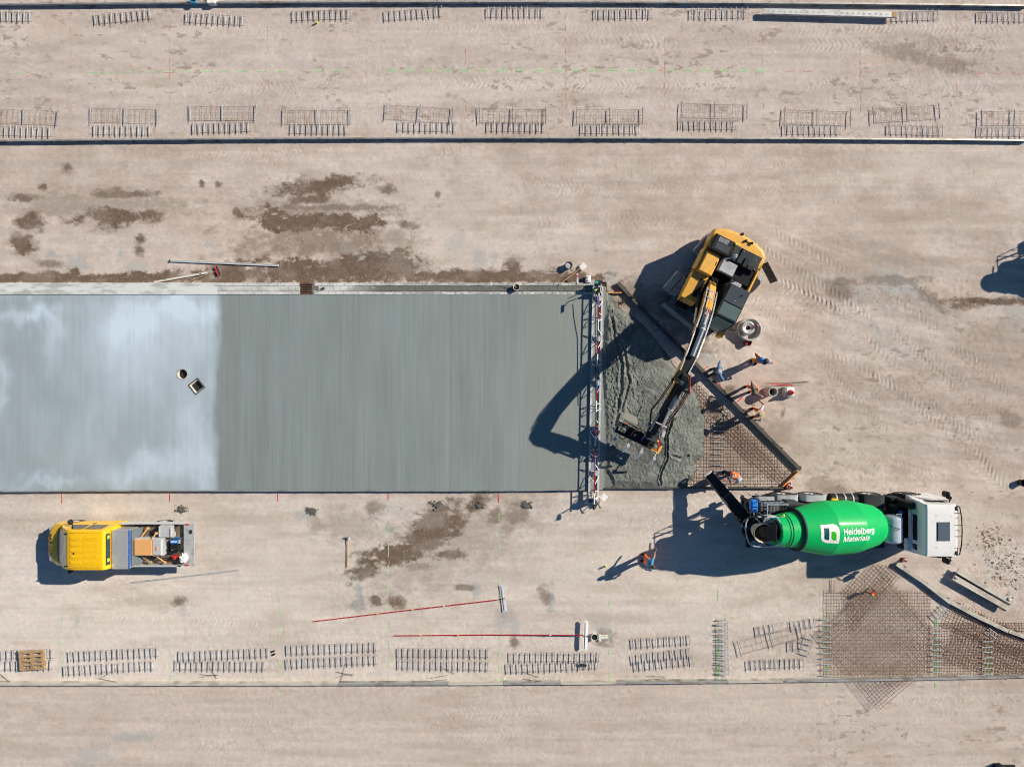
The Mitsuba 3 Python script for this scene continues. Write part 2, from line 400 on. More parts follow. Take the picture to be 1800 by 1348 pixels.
def ground_colour(p, n, uv):
    X, Y = p.x * PXM + 900, 674 - p.y * PXM
    big = fbm(p.x * .16, p.y * .45, 3.3, 3)
    mid = fbm(p.x * 1.1 + 5, p.y * 1.5, 1.7, 4)
    fine = noise(p.x * 11, p.y * 11, .5)
    grit = noise(p.x * 27, p.y * 27, 4.5)
    streak = noise(p.x * .22, p.y * 4.2, 2.5) * .6 + noise(p.x * .5 + 9, p.y * 9.5, 7.5) * .4
    c = mix((.44, .372, .318), (.575, .512, .458), smoothstep(.31, .69, big * .5 + mid * .5))
    # the bays differ: the lowest strip and the middle bay are pinker, the lower bay paler
    lower = smoothstep(862, 880, Y) * smoothstep(1208, 1196, Y) * smoothstep(1500, 1250, X)
    c = mix(c, (.60, .555, .495), lower * .6)
    c = mix(c, (.70, .65, .60), lower * smoothstep(620, 150, X) * smoothstep(900, 1040, Y) * .55)
    c = mix(c, (.60, .53, .475), smoothstep(1206, 1214, Y) * smoothstep(1200, 500, X) * .5)
    c = mix(c, (.52, .458, .405), smoothstep(1196, 1212, Y) * .7)
    c = mix(c, (.52, .46, .42), smoothstep(250, 235, Y) * .45)
    c *= .82 + .36 * streak
    au, av = p.x * .788 - p.y * .616 - .012 * p.x * p.x, p.x * .616 + p.y * .788 - .010 * p.x * p.x
    sw = noise(au * .16, av * 2.6, 5.5) * .5 + noise(au * .3 + 4, av * 7.5, 1.5) * .5
    c *= 1 + (.62 * sw - .31) * smoothstep(1180, 1400, X) * smoothstep(360, 440, Y) * smoothstep(880, 830, Y)
    hue = noise(p.x * 3.7, p.y * 4.5, 21.5)
    c *= mix((1.055, 1.015, 1.035), (.995, 1.03, 1.115), hue)
    c *= 1 - .10 * smoothstep(1300, 1450, X) * smoothstep(400, 470, Y) * smoothstep(840, 780, Y)
    c *= .80 + .20 * fine + .12 * grit + .10 * noise(p.x * 5.5, p.y * 7, 2.2)
    wob = (fbm(p.x * 1.5, p.y * 2.3, 9.5, 5) - .5) * 2.3 + (fbm(p.x * 6.5, p.y * 8, 19.5, 3) - .5) * 1.1
    c = mix(c, (.66, .605, .55), patches(PALE, X, Y, wob) * .8)
    c = mix(c, (.50, .34, .25), patches(REDDUST, X, Y, wob) * .7)
    c = mix(c, (.40, .415, .415), dr.minimum(patches(SPLASH, X, Y, wob * 1.1) * smoothstep(.25, .5, mid) * 1.9, .85))
    # dark flecks, thicker in the upper bay and on the right
    fl = smoothstep(.54, .70, fbm(p.x * 2.6, p.y * 5.0, 12.5, 4)) * smoothstep(.40, .62, fbm(p.x * .4, p.y * 1.1, 15.5, 3))
    zone = dr.maximum(smoothstep(245, 230, Y), smoothstep(1380, 1480, X) * smoothstep(470, 520, Y)) * .8 + .22
    c = mix(c, (.29, .235, .195), fl * zone * .75)
    soft = smoothstep(.45, .75, fbm(p.x * .35 + 7, p.y * 1.5, 41.5, 4))
    c = mix(c, (.37, .30, .25), soft * .38)
    d = patches(DAMP, X, Y, wob)
    c = mix(c, mix((.092, .060, .041), (.165, .118, .088), smoothstep(.3, .7, mid * .6 + fine * .4)), dr.minimum(d * 1.5, .96) * (.70 + .30 * smoothstep(.3, .6, mid)))
    peb = smoothstep(.80, .86, noise(p.x * 14, p.y * 14, 33.5))
    c = mix(c, (.66, .63, .59), peb * .35 * (.3 + d))
    return c


def ground_bump(p, n, uv):
    return fbm(p.x * 16, p.y * 16, .5, 3) + .5 * noise(p.x * 45, p.y * 45, .5)


M('m_ground', mikit.proc(ground_colour), .95, 0, .15, 0, (mikit.proc(ground_bump, .008), .022))
whole('ground', trimesh.Trimesh(np.column_stack([GX.ravel(), GY.ravel(), GH.ravel()]), grid_faces(*GX.shape), process=False), 'm_ground', kind='structure', smooth=True)

# loose stones and crumbs
ico = trimesh.creation.icosahedron()
def rubble(spots, n, r0, r1, seed):
    g = np.random.default_rng(seed)
    vs, fs, o = [], [], 0
    for k in range(n):
        px, py, rx, ry = spots[g.integers(len(spots))]
        x, y = px2(px + g.normal() * rx, py + g.normal() * ry)
        r = r0 + (r1 - r0) * g.random() ** 3
        v = ico.vertices * (r * g.uniform(.6, 1.3, (len(ico.vertices), 1))) * [1, g.uniform(.6, 1), .7]
        vs.append(v + [x, y, gz(x, y) + r * .25])
        fs.append(ico.faces + o)
        o += len(v)
    return trimesh.Trimesh(np.vstack(vs), np.vstack(fs), process=False)


M('m_stone', (.40, .34, .28), .9)
M('m_crumb', (.11, .11, .105), .9)
stone_spots = [(900, 120, 600, 50), (1500, 650, 170, 110), (1620, 520, 90, 18), (1760, 985, 30, 35), (400, 440, 260, 25), (800, 440, 200, 25), (1350, 560, 60, 40), (600, 910, 300, 25), (700, 980, 80, 40), (900, 1270, 600, 40), (1450, 830, 100, 25), (300, 350, 200, 50), (150, 492, 200, 4), (700, 488, 220, 5)]
whole('gravel', rubble(stone_spots, 2600, .012, .04, 3), 'm_stone', 'loose small stones and grit strewn over the bare tan ground', 'gravel', kind='stuff')
whole('gravel', rubble([(1752, 975, 24, 26), (1775, 1010, 20, 20), (1740, 940, 14, 12)], 420, .02, .075, 4), 'm_stone', 'coarse rubble and clods on the ground right of the white truck cab', 'rubble', kind='stuff')
crumbs = [(548, 897, 'second from the left'), (768, 887, 'third from the left'), (842, 889, 'fourth from the left'), (318, 895, 'leftmost'), (924, 888, 'rightmost')]
for px, py, w in crumbs:
    whole('rubble', rubble([(px, py, 5, 3), (px + 1, py + 1, 2.5, 2), (px, py - 1, 2, 2)], 170, .03, .085, int(px)), 'm_crumb', f'small dark heap of dried concrete crumbs below the slab, {w} of five', 'concrete crumbs', 'heaps of concrete crumbs below the slab', kind='stuff')

# ---------------------------------------------------------------- the concrete pavement and the wet concrete
SZ = .24
def slab_colour(p, n, uv):
    X, Y = p.x * PXM + 900, 674 - p.y * PXM
    broom = noise(p.x * 22, p.y * .35, .5) * .6 + noise(p.x * 47, p.y * .8, 3.5) * .4
    band = noise(p.x * 2.4, p.y * .18, 6.5) * .4 + noise(p.x * 6.5 + 3, p.y * .45, 8.5) * .35 + noise(p.x * 13 + 5, p.y * .7, 3.1) * .25
    blot = fbm(p.x * .7, p.y * .33, 1.5, 3)
    c = mix((.178, .212, .216), (.262, .315, .326), smoothstep(.20, .80, band * .34 + noise(p.x * 1.3, p.y * .28, 5.7) * .18 + blot * .16 + broom * .20 + noise(p.x * 31, p.y * .22, 8.8) * .12))
    c = mix(c, mix((.235, .255, .245), (.26, .285, .275), broom), smoothstep(905, 950, X) * .75)
    joint = smoothstep(3, 0, dr.abs(X - 622)) + smoothstep(4, 0, dr.abs(X - 793)) + .5 * smoothstep(10, 0, dr.abs(X - 628)) + .4 * smoothstep(12, 0, dr.abs(X - 800))
    c = mix(c, (.165, .165, .155), dr.minimum(joint, 1) * .32)
    # the dried side under white curing compound
    edge = X + 26 * (fbm(p.y * .55, p.x * .8, .5, 4) - .5)
    dry = smoothstep(394, 376, edge)
    film = fbm(p.x * .62 + 4, p.y * .42, 4.5, 5) * .74 + noise(p.x * 3.6, p.y * .3, 9.5) * .16 + noise(p.x * 9, p.y * .5, 1.5) * .10
    ridge = .30 * smoothstep(150, 260, X) * smoothstep(520, 640, 1160 - Y) + .12 * smoothstep(560, 520, Y) + .14 * smoothstep(780, 860, Y) - .12 * smoothstep(90, 40, dr.abs(X - 130))
    streak = noise(p.x * 9, p.y * .35, 1.5)
    spots, wx, wy = mi.Float(0), X + 70 * (fbm(p.x * .9, p.y * .6, 9.5, 4) - .5), Y + 90 * (fbm(p.x * .9, p.y * .6, 29.5, 4) - .5)
    for px, py, rx, ry, a, s in FILM:
        spots += s * dr.exp(-dr.square((wx - px) / rx) - dr.square((wy - py) / ry))
    w = dr.clip((smoothstep(.42, 1.0, film + ridge * .5) * .3 + spots * .62) * (.55 + .55 * fbm(p.x * 1.7, p.y * .9, 3.5, 4) + .35 * streak), 0, 1)
    c2 = mix(mix((.25, .305, .345), (.33, .395, .445), smoothstep(.3, .7, blot * .6 + band * .4)), (.56, .68, .82), w)
    return mix(c, c2, dry) * (.95 + .10 * broom)


FILM = [(235, 560, 60, 45, 0, .75), (310, 545, 85, 26, 0, .9), (355, 575, 36, 70, 0, .75), (250, 610, 60, 60, 0, .6), (300, 600, 90, 60, 0, .4), (40, 552, 70, 12, 0, .8), (70, 545, 20, 16, 0, .7), (98, 578, 22, 40, 0, .7), (100, 640, 16, 50, 0, .4), (8, 665, 12, 60, 0, .8), (345, 755, 26, 50, 0, .65), (368, 825, 24, 40, 0, .8), (285, 812, 60, 22, 0, .65), (235, 838, 55, 22, 0, .65), (90, 848, 60, 9, 0, .6), (330, 790, 90, 60, 0, .3), (200, 660, 60, 90, 0, .35), (330, 690, 60, 40, 0, .25), (160, 720, 200, 160, 0, .18)]
M('m_slab', mikit.proc(slab_colour), .55, 0, .35, 0, (mikit.proc(lambda p, n, uv: noise(p.x * 24, p.y * 1.1, .5) + .5 * noise(p.x * 50, p.y * 2, .5), .006), .0015))
rail_y = lambda x: 861.5 + (1.5 if x < 200 else 0) * (1 - x / 200) - 3.0 * np.clip((x - 900) / 170, 0, 1)
top_e = [W(x, 518.5 - .9 * np.clip((x - 300) / 500, 0, 1), SZ)[:2] for x in (-150, 300, 600, 800, 1061)]
bot_e = [W(x, rail_y(x), SZ)[:2] for x in (1061, 900, 500, 200, 0, -150)]
slab_poly = sg.Polygon(top_e + bot_e)
mh, gu = W(320.5, 657.5, SZ), W(345.5, 679, SZ)
gu_sq = shapely.affinity.translate(shapely.affinity.rotate(sg.box(-.31, -.31, .31, .31), 38), gu[0], gu[1])
slab_poly = slab_poly.difference(sg.Point(mh[0], mh[1]).buffer(.29)).difference(gu_sq)
sm = trimesh.creation.extrude_polygon(slab_poly, SZ - .0, engine='earcut')
whole('concrete_pavement', sm, 'm_slab', 'freshly broomed grey concrete pavement, whitened by curing film at its left end', 'concrete slab', kind='structure')

k = thing('manhole', 'round open manhole ring set flush in the fresh slab', 'manhole')
add(f'{k}__ring', mv(lathe([(.235, -.6), (.29, -.6), (.29, .012), (.235, .012), (.235, -.6)], 32), [mh[0], mh[1], SZ]), conc_ring, 30)
add(f'{k}__shaft', mv(lathe([(.233, -.21), (.233, .0), (.2345, .0), (.2345, -.21), (.233, -.21)], 32), [mh[0], mh[1], SZ]), offwhite, 30)
add(f'{k}__bottom', mv(lathe([(.0, -.19), (.233, -.19)], 32), [mh[0], mh[1], SZ]), manhole_black)  # black disc paints in the unlit depth of the shaft
k = thing('drain_gully', 'square open gully frame turned on its corner beside the round manhole', 'drain')
fr = [rz(bx(-.31, .31, -.31, -.25, -.5, .01), a) for a in (0, 90, 180, 270)]
add(f'{k}__frame', mv(rz(cat_(fr), 38), [gu[0], gu[1], SZ]), frame_grey)
inner = [rz(bx(-.25, .25, -.25, -.23, -.21, -.01), a) for a in (0, 90, 180, 270)]
add(f'{k}__shaft', mv(rz(cat_(inner), 38), [gu[0], gu[1], SZ]), offwhite)
add(f'{k}__bottom', mv(rz(bx(-.23, .23, -.23, .23, -.21, -.17), 38), [gu[0], gu[1], SZ]), manhole_black)  # black floor paints in the darkness of a deeper gully


def heap_colour(p, n, uv):
    g = noise(p.x * 30, p.y * 30, .5)
    m = fbm(p.x * 2.2, p.y * 2.2, 3.5, 3)
    X = p.x * PXM + 900
    c = mix((.10, .112, .106), (.188, .206, .195), smoothstep(.25, .75, m)) * (.66 + .68 * g)
    return mix(c, (.215, .235, .228), smoothstep(1068, 1063, X + 3 * dr.sin(p.y * .97)) * .85)


M('m_heap', mikit.proc(heap_colour), .62, 0, .4, 0, (mikit.proc(lambda p, n, uv: fbm(p.x * 26, p.y * 22, .5, 3) + .4 * noise(p.x * 70, p.y * 70, .5), .006), .030))
hx = np.arange(W(1059, 0)[0], W(1252, 0)[0], .026)
hy = np.arange(W(0, 858.3)[1], W(0, 505)[1], .026)
HX, HY = np.meshgrid(hx, hy, indexing='ij')
HPX, HPY = HX * PXM + 900, 674 - HY * PXM
front = np.array([(1070, 508), (1084, 535), (1100, 548), (1130, 570), (1158, 603), (1188, 646), (1210, 668), (1226, 695), (1236, 735), (1240, 765), (1236, 800), (1222, 836), (1192, 864)], float)
wobx = 12 * (nb(HX.ravel() * 1.3, HY.ravel() * 1.3, 2) - .5) + 9 * (nb(HX.ravel() * 4, HY.ravel() * 4, 4) - .5) + 6 * (nb(HX.ravel() * 11, HY.ravel() * 11, 6) - .5)
pts = np.column_stack([HPX.ravel() + wobx, HPY.ravel() + wobx])
line = sg.LineString(front)
inside = shapely.contains_xy(sg.Polygon([(1040, 480), (1066, 480)] + [tuple(p) for p in front] + [(1040, 900)]), pts)
dist = shapely.distance(shapely.points(pts), line) / PXM * np.where(inside, 1, -1)
dist = dist.reshape(HX.shape)
HH = .27 * (1 - np.exp(-np.clip(dist, 0, 9) / .33))
x_, y_ = HX.ravel(), HY.ravel()
def R(a):
    return a.reshape(HX.shape)
def bump2(px, py, rx, ry, a=0):
    c, s = math.cos(math.radians(a)), math.sin(math.radians(a))
    u, v = ((HPX - px) * c + (HPY - py) * s) / rx, ((HPY - py) * c - (HPX - px) * s) / ry
    return np.exp(-u * u - v * v)
leftz = np.clip((1150 - HPX) / 70, 0, 1) * np.clip((790 - HPY) / 60, 0, 1)
HH += np.clip(dist * 3, 0, 1) * (.10 * bump2(1185, 775, 42, 55) + .10 * bump2(1120, 640, 50, 70) + .12 * bump2(1110, 835, 45, 25) + .05 * bump2(1090, 560, 25, 40))
HH += np.clip(dist * 4, 0, 1) * (.07 * (R(fb(x_ * 1.6, y_ * 1.3, 3, 1)) - .5) + .045 * (R(fb(x_ * 5, y_ * 4, 3, 6)) - .5) * (1 + 1.2 * leftz) + .05 * (R(nb(x_ * 11, y_ * 9, 9)) - .5) + .06 * (.7 + leftz) * (R(nb(x_ * 18, y_ * 15, 12)) - .5))
HH += leftz * np.clip(dist * 4, 0, 1) * .05
# furrows drawn by the bucket, the crack between two lobes, the struck off strip along the screed
def groove(pl, w, dep):
    d = shapely.distance(shapely.points(np.column_stack([HPX.ravel() + R(wobx).ravel() * .5, HPY.ravel()])), sg.LineString(pl)).reshape(HX.shape) / PXM
    return dep * np.exp(-(d / w) ** 2) - .5 * dep * np.exp(-((d - 1.9 * w) / w) ** 2)
HH -= groove([(1072, 560), (1080, 600), (1091, 640), (1088, 690), (1080, 740)], .07, .07)
HH -= groove([(1084, 590), (1099, 640), (1103, 670), (1090, 720), (1078, 745)], .06, .06)
HH -= groove([(1180, 735), (1172, 765), (1171, 800), (1160, 830), (1157, 842), (1160, 852)], .035, .12)
HH -= groove([(1176, 745), (1184, 735)], .05, .05)
HH -= groove([(1125, 715), (1116, 735)], .03, .05)
HH -= groove([(1180, 800), (1195, 806), (1207, 800)], .06, .07)
HH -= groove([(1067, 800), (1064, 825), (1070, 845)], .09, .06)
strip = np.clip((1066 + 3 * np.sin(HPY / 37) - HPX) / 5, 0, 1) * 1.0 + 0 * HH
strip = np.maximum(strip, np.clip((22 - np.hypot(HPX - 1058, (HPY - 850) * .8)) / 5, 0, 1))
HH = HH * (1 - strip) + strip * (SZ - .012)
HH = np.where(dist < -.02, -.05, np.maximum(HH, 0.0) + .006)
edge_ = np.clip((858.5 - HPY) / 14, 0, 1)
HH = np.where(HH > .19, .19 + (HH - .19) * edge_, HH)
hf = grid_faces(*HX.shape)
hf = hf[(HH.ravel()[hf] > -.02).any(1)]
hm = trimesh.Trimesh(np.column_stack([HX.ravel(), HY.ravel(), HH.ravel()]), hf, process=False)
hm.remove_unreferenced_vertices()
whole('wet_concrete', hm, 'm_heap', 'lumpy dark grey wet concrete spread between the screed and the rebar mesh', 'wet concrete', kind='stuff', smooth=True)


def heap_z(x, y):
    i, j = int(np.clip((x - hx[0]) / .026, 0, len(hx) - 1)), int(np.clip((y - hy[0]) / .026, 0, len(hy) - 1))
    return max(HH[i, j], 0)


# ---------------------------------------------------------------- block gutter above the slab
def paver_colour(p, n, uv):
    X = p.x * PXM + 900
    cell = mikit.cell_rand(p.x * 2.9, p.y * 4.5, 3)
    c = mix((.50, .51, .51), (.66, .67, .68), cell) * (.93 + .14 * noise(p.x * 16, p.y * 16, .5))
    mid = smoothstep(.20, .12, dr.abs(p.y - MIDY) + .09 * (noise(p.x * 2.5, p.y * 6, 11.5) - .5))
    wet = smoothstep(.42, .58, fbm(p.x * 1.2, p.y * 3.0, 7.5, 4) + mid * .10 - .12 + .26 * smoothstep(640, 680, X) - .16 * smoothstep(1010, 1030, X)) * mid
    wet = dr.maximum(wet, smoothstep(.5, .6, fbm(p.x * 4, p.y * 7, 2.5, 3) + .10 * smoothstep(660, 800, X)) * .5)
    return mix(c, (.125, .13, .12), wet * (.25 + .70 * smoothstep(590, 680, X)))


GY0, GY1 = W(0, 497, SZ)[1], W(0, 517.6, SZ)[1]
MIDY = (GY0 + GY1) / 2
M('m_paver', mikit.proc(paver_colour), .8, 0, .3, 0, (mikit.proc(lambda p, n, uv: fbm(p.x * 20, p.y * 20, .5, 3), .006), .006))
def cured(p, n, uv):
    m = fbm(p.x * 1.4, p.y * 4, 2.5, 4)
    return mix((.40, .42, .41), (.63, .66, .67), smoothstep(.34, .6, m + .12 * smoothstep(0, .12, dr.abs(p.y - MIDY) * -1 + .14))) * (.95 + .1 * noise(p.x * 3, p.y * 12, .5))
M('m_cured', mikit.proc(cured), .7)
k = thing('gutter', 'pale three row block gutter along the upper edge of the slab', 'gutter', kind='structure')
x0, x1, xe = W(-150, 0, SZ)[0], W(382, 0, SZ)[0], W(1046, 0, SZ)[0]
add(f'{k}__bed', bx(x0, xe, GY1 + .002, GY0 - .002, 0, SZ - .03), M('m_mortar', (.15, .15, .14), .9))
add(f'{k}__cured_strip', bx(x0, x1, GY1, GY0, SZ - .028, SZ + .006, .006), 'm_cured', label='gutter end hidden under white curing compound')
rows = [(GY0, .165), (GY0 - .171, .215), (GY0 - .392, GY0 - .392 - GY1)]
for r, (yt, hgt) in enumerate(rows):
    x, off = x1 + .006, (0, .18, .05)[r]
    first = True
    while x < xe - .05:
        L = min(.362 - (off if first else 0), xe - x)
        first = False
        gx0, gx1 = W(528, 0, SZ)[0], W(549, 0, SZ)[0]
        if not (x + L > gx0 and x < gx1):
            dz = rng.uniform(-.003, .005)
            add(f'{k}__paver', bx(x, x + L - .014, yt - hgt + .004, yt - .004, SZ - .028, SZ + .004 + dz, .006), 'm_paver')
        elif x < gx0 - .05:
            add(f'{k}__paver', bx(x, gx0 - .004, yt - hgt + .004, yt - .004, SZ - .028, SZ + .004, .006), 'm_paver')
        x += L
k = thing('drain_grate', 'rusty brown square drain grate set in the block gutter', 'drain grate')
gx, gy = (gx0 + gx1) / 2, MIDY
ww, hh = gx1 - gx0, GY0 - GY1
add(f'{k}__frame', cat_(bx(gx0, gx1, GY1 + .002, GY1 + .04, SZ - .02, SZ + .02), bx(gx0, gx1, GY0 - .04, GY0 + .03, SZ - .02, SZ + .02), bx(gx0, gx0 + .03, GY1 + .042, GY0 - .042, SZ - .02, SZ + .018), bx(gx1 - .03, gx1, GY1 + .042, GY0 - .042, SZ - .02, SZ + .018)), brass_rust)
for i in range(5):
    yy = GY1 + .09 + i * (hh - .16) / 4
    add(f'{k}__bar', cat_(plate((gx0 + .035, yy), (gx, yy + .012 * (i - 2)), .035, SZ - .02, SZ + .012), plate((gx + .001, yy + .012 * (i - 2)), (gx1 - .035, yy), .035, SZ - .02, SZ + .0125)), brass_rust)
add(f'{k}__shaft', bx(gx0 + .03, gx1 - .03, GY1 + .04, GY0 - .04, SZ - .029, SZ - .022), manhole_black)

# ---------------------------------------------------------------- sprayed lines on the ground
def paint(segs, mat, width, name='paint_marking'):
    """Spray line of dashes [(px, py, px, py)] laid on the ground sheet."""
    vs, fs, o = [], [], 0
    for a, b, c, d in segs:
        p, q = np.array(px2(a, b)), np.array(px2(c, d))
        L = np.hypot(*(q - p))
        n = max(2, int(L / .06))
        t = (q - p) / L
        s = np.array([-t[1], t[0]])
        for i in range(n + 1):
            m = p + (q - p) * i / n
            w = width * (.75 + .4 * rng.random()) * (.35 if i in (0, n) else 1)
            for sd in (-1, 0, 1):
                e = m + s * sd * w / 2
                vs.append([e[0], e[1], gz(e[0], e[1]) + .009])
        for i in range(n):
            for j in (0, 1):
                a0 = o + i * 3 + j
                fs += [[a0, a0 + 3, a0 + 4], [a0, a0 + 4, a0 + 1]]
        o += 3 * (n + 1)
    m = trimesh.Trimesh(np.array(vs), fs, process=False)
    if m.face_normals[:, 2].mean() < 0:
        m.invert()
    return whole(name, m, mat, kind='structure')


def dashes(a, b, n, keep=.75, duty=.55):
    out = []
    a, b = np.array(a, float), np.array(b, float)
    for i in range(n):
        if rng.random() < keep:
            t0 = (i + rng.uniform(0, .25)) / n
            t1 = t0 + duty * rng.uniform(.7, 1.3) / n
            out.append((*(a + (b - a) * t0), *(a + (b - a) * t1)))
    return out


for x in (108, 298, 488, 682, 876):
    paint([(x, 866.5, x + .5, 886 - rng.uniform(0, 6))], paint_red, .045)
for x, s in ((124.5, 1), (298, 1), (471, .8), (644.5, .9), (818.5, 1.2), (994.5, 1.2), (1168, 1.6), (1341, 1), (1512, 1), (1681.5, 1.2)):
    ds = dashes((x - .5, 22), (x + 1, 200), 9, .8)
    if ds:
        paint(ds, paint_rose, .026 * min(s, 1.2))
gdash = [(x, 129 - 4.5 * min(x / 700, 1), x + 19, 128.7 - 4.5 * min(x / 700, 1)) for x in np.arange(22, 640, 33.0) if rng.random() < .8]
paint(gdash, paint_green, .04)
paint([(x, 124.4, x + 20, 123.8) for x in np.arange(678, 1330, 32.5)], paint_green, .055)
paint([(1155, 124, 1178, 123.5), (1168, 113, 1168.5, 136)], paint_rose, .045)
paint([(287, 128, 308, 128), (298, 118, 298.5, 140)], paint_rose, .04)
paint([(x, 125 + (x - 1340) * .012, x + 17, 125.2 + (x - 1340) * .012) for x in (1380, 1412, 1520, 1715, 1746, 1778)], paint_rose, .035)
for x, y0, y1, n in ((108, 1080, 1215, 7), (299, 1060, 1222, 8), (490, 1050, 1225, 8), (683, 880, 1222, 10), (877, 900, 1220, 12), (1070, 1050, 1222, 8), (1262, 1030, 1225, 7)):
    ds = dashes((x, y0), (x + .5, y1), n, .8)
    if ds:
        paint(ds, paint_green, .04)
paint([(1454, 1074, 1454.3, 1090), (1454.3, 1098, 1454, 1118), (1454, 1121, 1453.5, 1150), (1453.5, 1155, 1453, 1182), (1453, 1200, 1453.5, 1208)], paint_green2, .05)
paint([(1644, 1084, 1643.5, 1100), (1643, 1112, 1643.3, 1150), (1643, 1160, 1643, 1185), (1643, 1199, 1643.5, 1208)], paint_green2, .05)
paint([(1738, 1128, 1738.3, 1150), (1738, 1156, 1738, 1184)], paint_green2, .05)
paint([(1262, 1116, 1262, 1130), (1262, 1134, 1262.5, 1160), (1262.5, 1165, 1262, 1190), (1257, 1193, 1267, 1193)], paint_green2, .07)
paint([(870, 1192, 877, 1198), (877, 1198, 884, 1191)], paint_green2, .05)
paint([(485, 1198, 498, 1197)], paint_green2, .05)
paint([(1236, 650, 1246, 643)], paint_red, .04)
paint([(1264, 672, 1267, 682)], paint_red, .08)
paint([(1296, 706, 1306, 697)], paint_red, .06)

# ---------------------------------------------------------------- formwork rails
FH = .23
def rail(pts, label, group, flip=1, mat=None, width=.07, pins=4, name='formwork_rail', FH=FH):
    """One steel form section along the photo pixels pts (top edge): flanged web and stakes on the outer side."""
    k = thing(name, label, 'formwork rail', group)
    w = [W(a, b, FH)[:2] for a, b in pts]
    ms = []
    for p, q in zip(w[:-1], w[1:]):
        ms += [plate(p, q, width, FH - .02, FH), plate(p, q, .018, .02, FH - .02), plate(p, q, width + .03, .0, .02)]
    add(f'{k}__rail', cat_(ms), mat or steel_form)
    p, q = w[0], w[-1]
    d = (q - p) / np.hypot(*(q - p))
    nrm = np.array([-d[1], d[0]]) * flip
    for i in range(pins):
        c = p + (q - p) * (i + .5) / pins + nrm * .055
        add(f'{k}__stake', cat_(tube([c[0], c[1], -.05], [c[0], c[1], FH + .03], .013), tube([c[0], c[1], FH - .06], [c[0] - nrm[0] * .04 + .05, c[1] - nrm[1] * .04, FH - .10], .011)), darkrod)
    return k


ORD = ['leftmost', 'second from the left', 'third from the left', 'fourth from the left', 'fifth from the left', 'sixth from the left', 'seventh from the left', 'eighth from the left', 'ninth from the left', 'tenth from the left', 'eleventh from the left', 'twelfth from the left']
def run(fn, cuts, label, group, **kw):
    n = len(cuts) - 1
    for i in range(n):
        a, b = cuts[i] + .4, cuts[i + 1] - .4
        o = 'rightmost' if i == n - 1 else ORD[i] if i < len(ORD) else f'{i + 1}th from the left'
        rail([(x, fn(x)) for x in np.linspace(a, b, 3)], f'{label}, {o} section', group, **{q: (v(i) if callable(v) else v) for q, v in kw.items()})


q1 = np.poly1d(np.polyfit([0, 450, 900, 1350, 1800], [7.2, 4.2, 3.0, 4.5, 10], 2))
q2 = np.poly1d(np.polyfit([0, 450, 900, 1350, 1800], [247.6, 243.3, 242.5, 243.2, 246.5], 2))
q3 = np.poly1d(np.polyfit([0, 450, 850, 1300, 1500, 1800], [1203, 1203.3, 1202, 1198.5, 1196, 1189.5], 3))
cutsA = [-133] + [62 + 195 * i for i in range(9)] + [1810]
run(q1, cutsA, 'grey steel formwork rail along the very top of the site', 'sections of the topmost formwork rail', flip=1)
run(q2, cutsA, 'grey steel formwork rail with stakes, second line from the top', 'sections of the second formwork rail', flip=-1)
run(lambda x: rail_y(x) + 1.0, [-133, 62, 257, 452, 647, 842, 1060], 'dark steel formwork rail along the lower slab edge', 'sections of the rail below the slab', flip=-1, width=.05)
run(q3, [-87, 108, 303, 398, 593, 690, 787, 885, 985, 1085, 1280, 1377, 1590, 1830], 'pale formwork rail below the dowel baskets', 'sections of the bottom formwork rail', flip=-1, width=.085, mat=lambda i: pale_form if i in (0, 1, 2, 3, 6, 8, 10) else steel_form, pins=lambda i: 3, FH=.30)


def timber(pts, label, width, mat, group=None, name='formwork_board', h=FH):
    k = thing(name, label, 'formwork', group)
    w = [W(a, b, h)[:2] for a, b in pts]
    for p, q in zip(w[:-1], w[1:]):
        add(f'{k}__board', plate(p, q, width, h - .05, h), mat)
        add(f'{k}__face', plate(p, q, .05, .0, h - .052), mat)
    p, q = w[0], w[-1]
    d = (q - p) / np.hypot(*(q - p))
    nr = np.array([-d[1], d[0]])
    L = np.hypot(*(q - p))
    for t in np.arange(.4, L, 1.3):
        c = p + d * t + nr * (width / 2 + .03)
        add(f'{k}__stake', tube([c[0], c[1], -.05], [c[0], c[1], h + .05], .02), darkrod)
    return k


dg = [(1086.5, 497), (1143, 557), (1204, 619), (1262, 679), (1329, 746), (1408, 826)]
for i, o in enumerate(('at its upper left end', 'under the excavator boom', 'beside the standing workers', 'beside the worker in the straw hat', 'at its lower right end')):
    (a, b), (c, d) = dg[i], dg[i + 1]
    timber([(a, b), (c - .4, d - .4)], f'weathered diagonal formwork board, section {o}', .165, wood_form, 'sections of the diagonal formwork')
k = timber([(1404, 829), (1376.5, 855)], 'orange timber board closing the lower corner of the rebar triangle', .05, orange_wood, h=.21)
k = timber([(1068, 514.5), (1093, 514.5)], 'orange timber board at the top of the wet concrete', .05, orange_wood, h=.20)
k = timber([(1062, 857.8), (1215, 857.0), (1376, 857.5)], 'dark timber edge form below the wet concrete and the rebar triangle', .06, wood_form, h=.22)
k = timber([(1067, 497), (1067, 513)], 'short pink stop board between gutter and wet concrete', .035, plank_wood, h=.25)
whole('formwork_box', cat_(bx(W(1047, 0, .3)[0], W(1066, 0, .3)[0], W(0, 511, .3)[1], W(0, 496, .3)[1], .0, .22, .01), bx(W(1047, 0, .3)[0], W(1066, 0, .3)[0], W(0, 497, .3)[1], W(0, 495, .3)[1], .0, .27, .005)), charcoal, 'dark box form closing the end of the block gutter', 'formwork')
cv = [[(1577, 991), (1625, 1023), (1671.5, 1059)], [(1672.5, 1058.5), (1720, 1084), (1773, 1109)], [(1774.5, 1109), (1850, 1136)]]
for pl, o in zip(cv, ('nearest the mixer truck', 'middle section', 'at the right edge of the photo')):
    timber(pl, f'curved pale formwork along the rebar mesh, {o}', .19, pale_form, 'sections of the curved formwork')

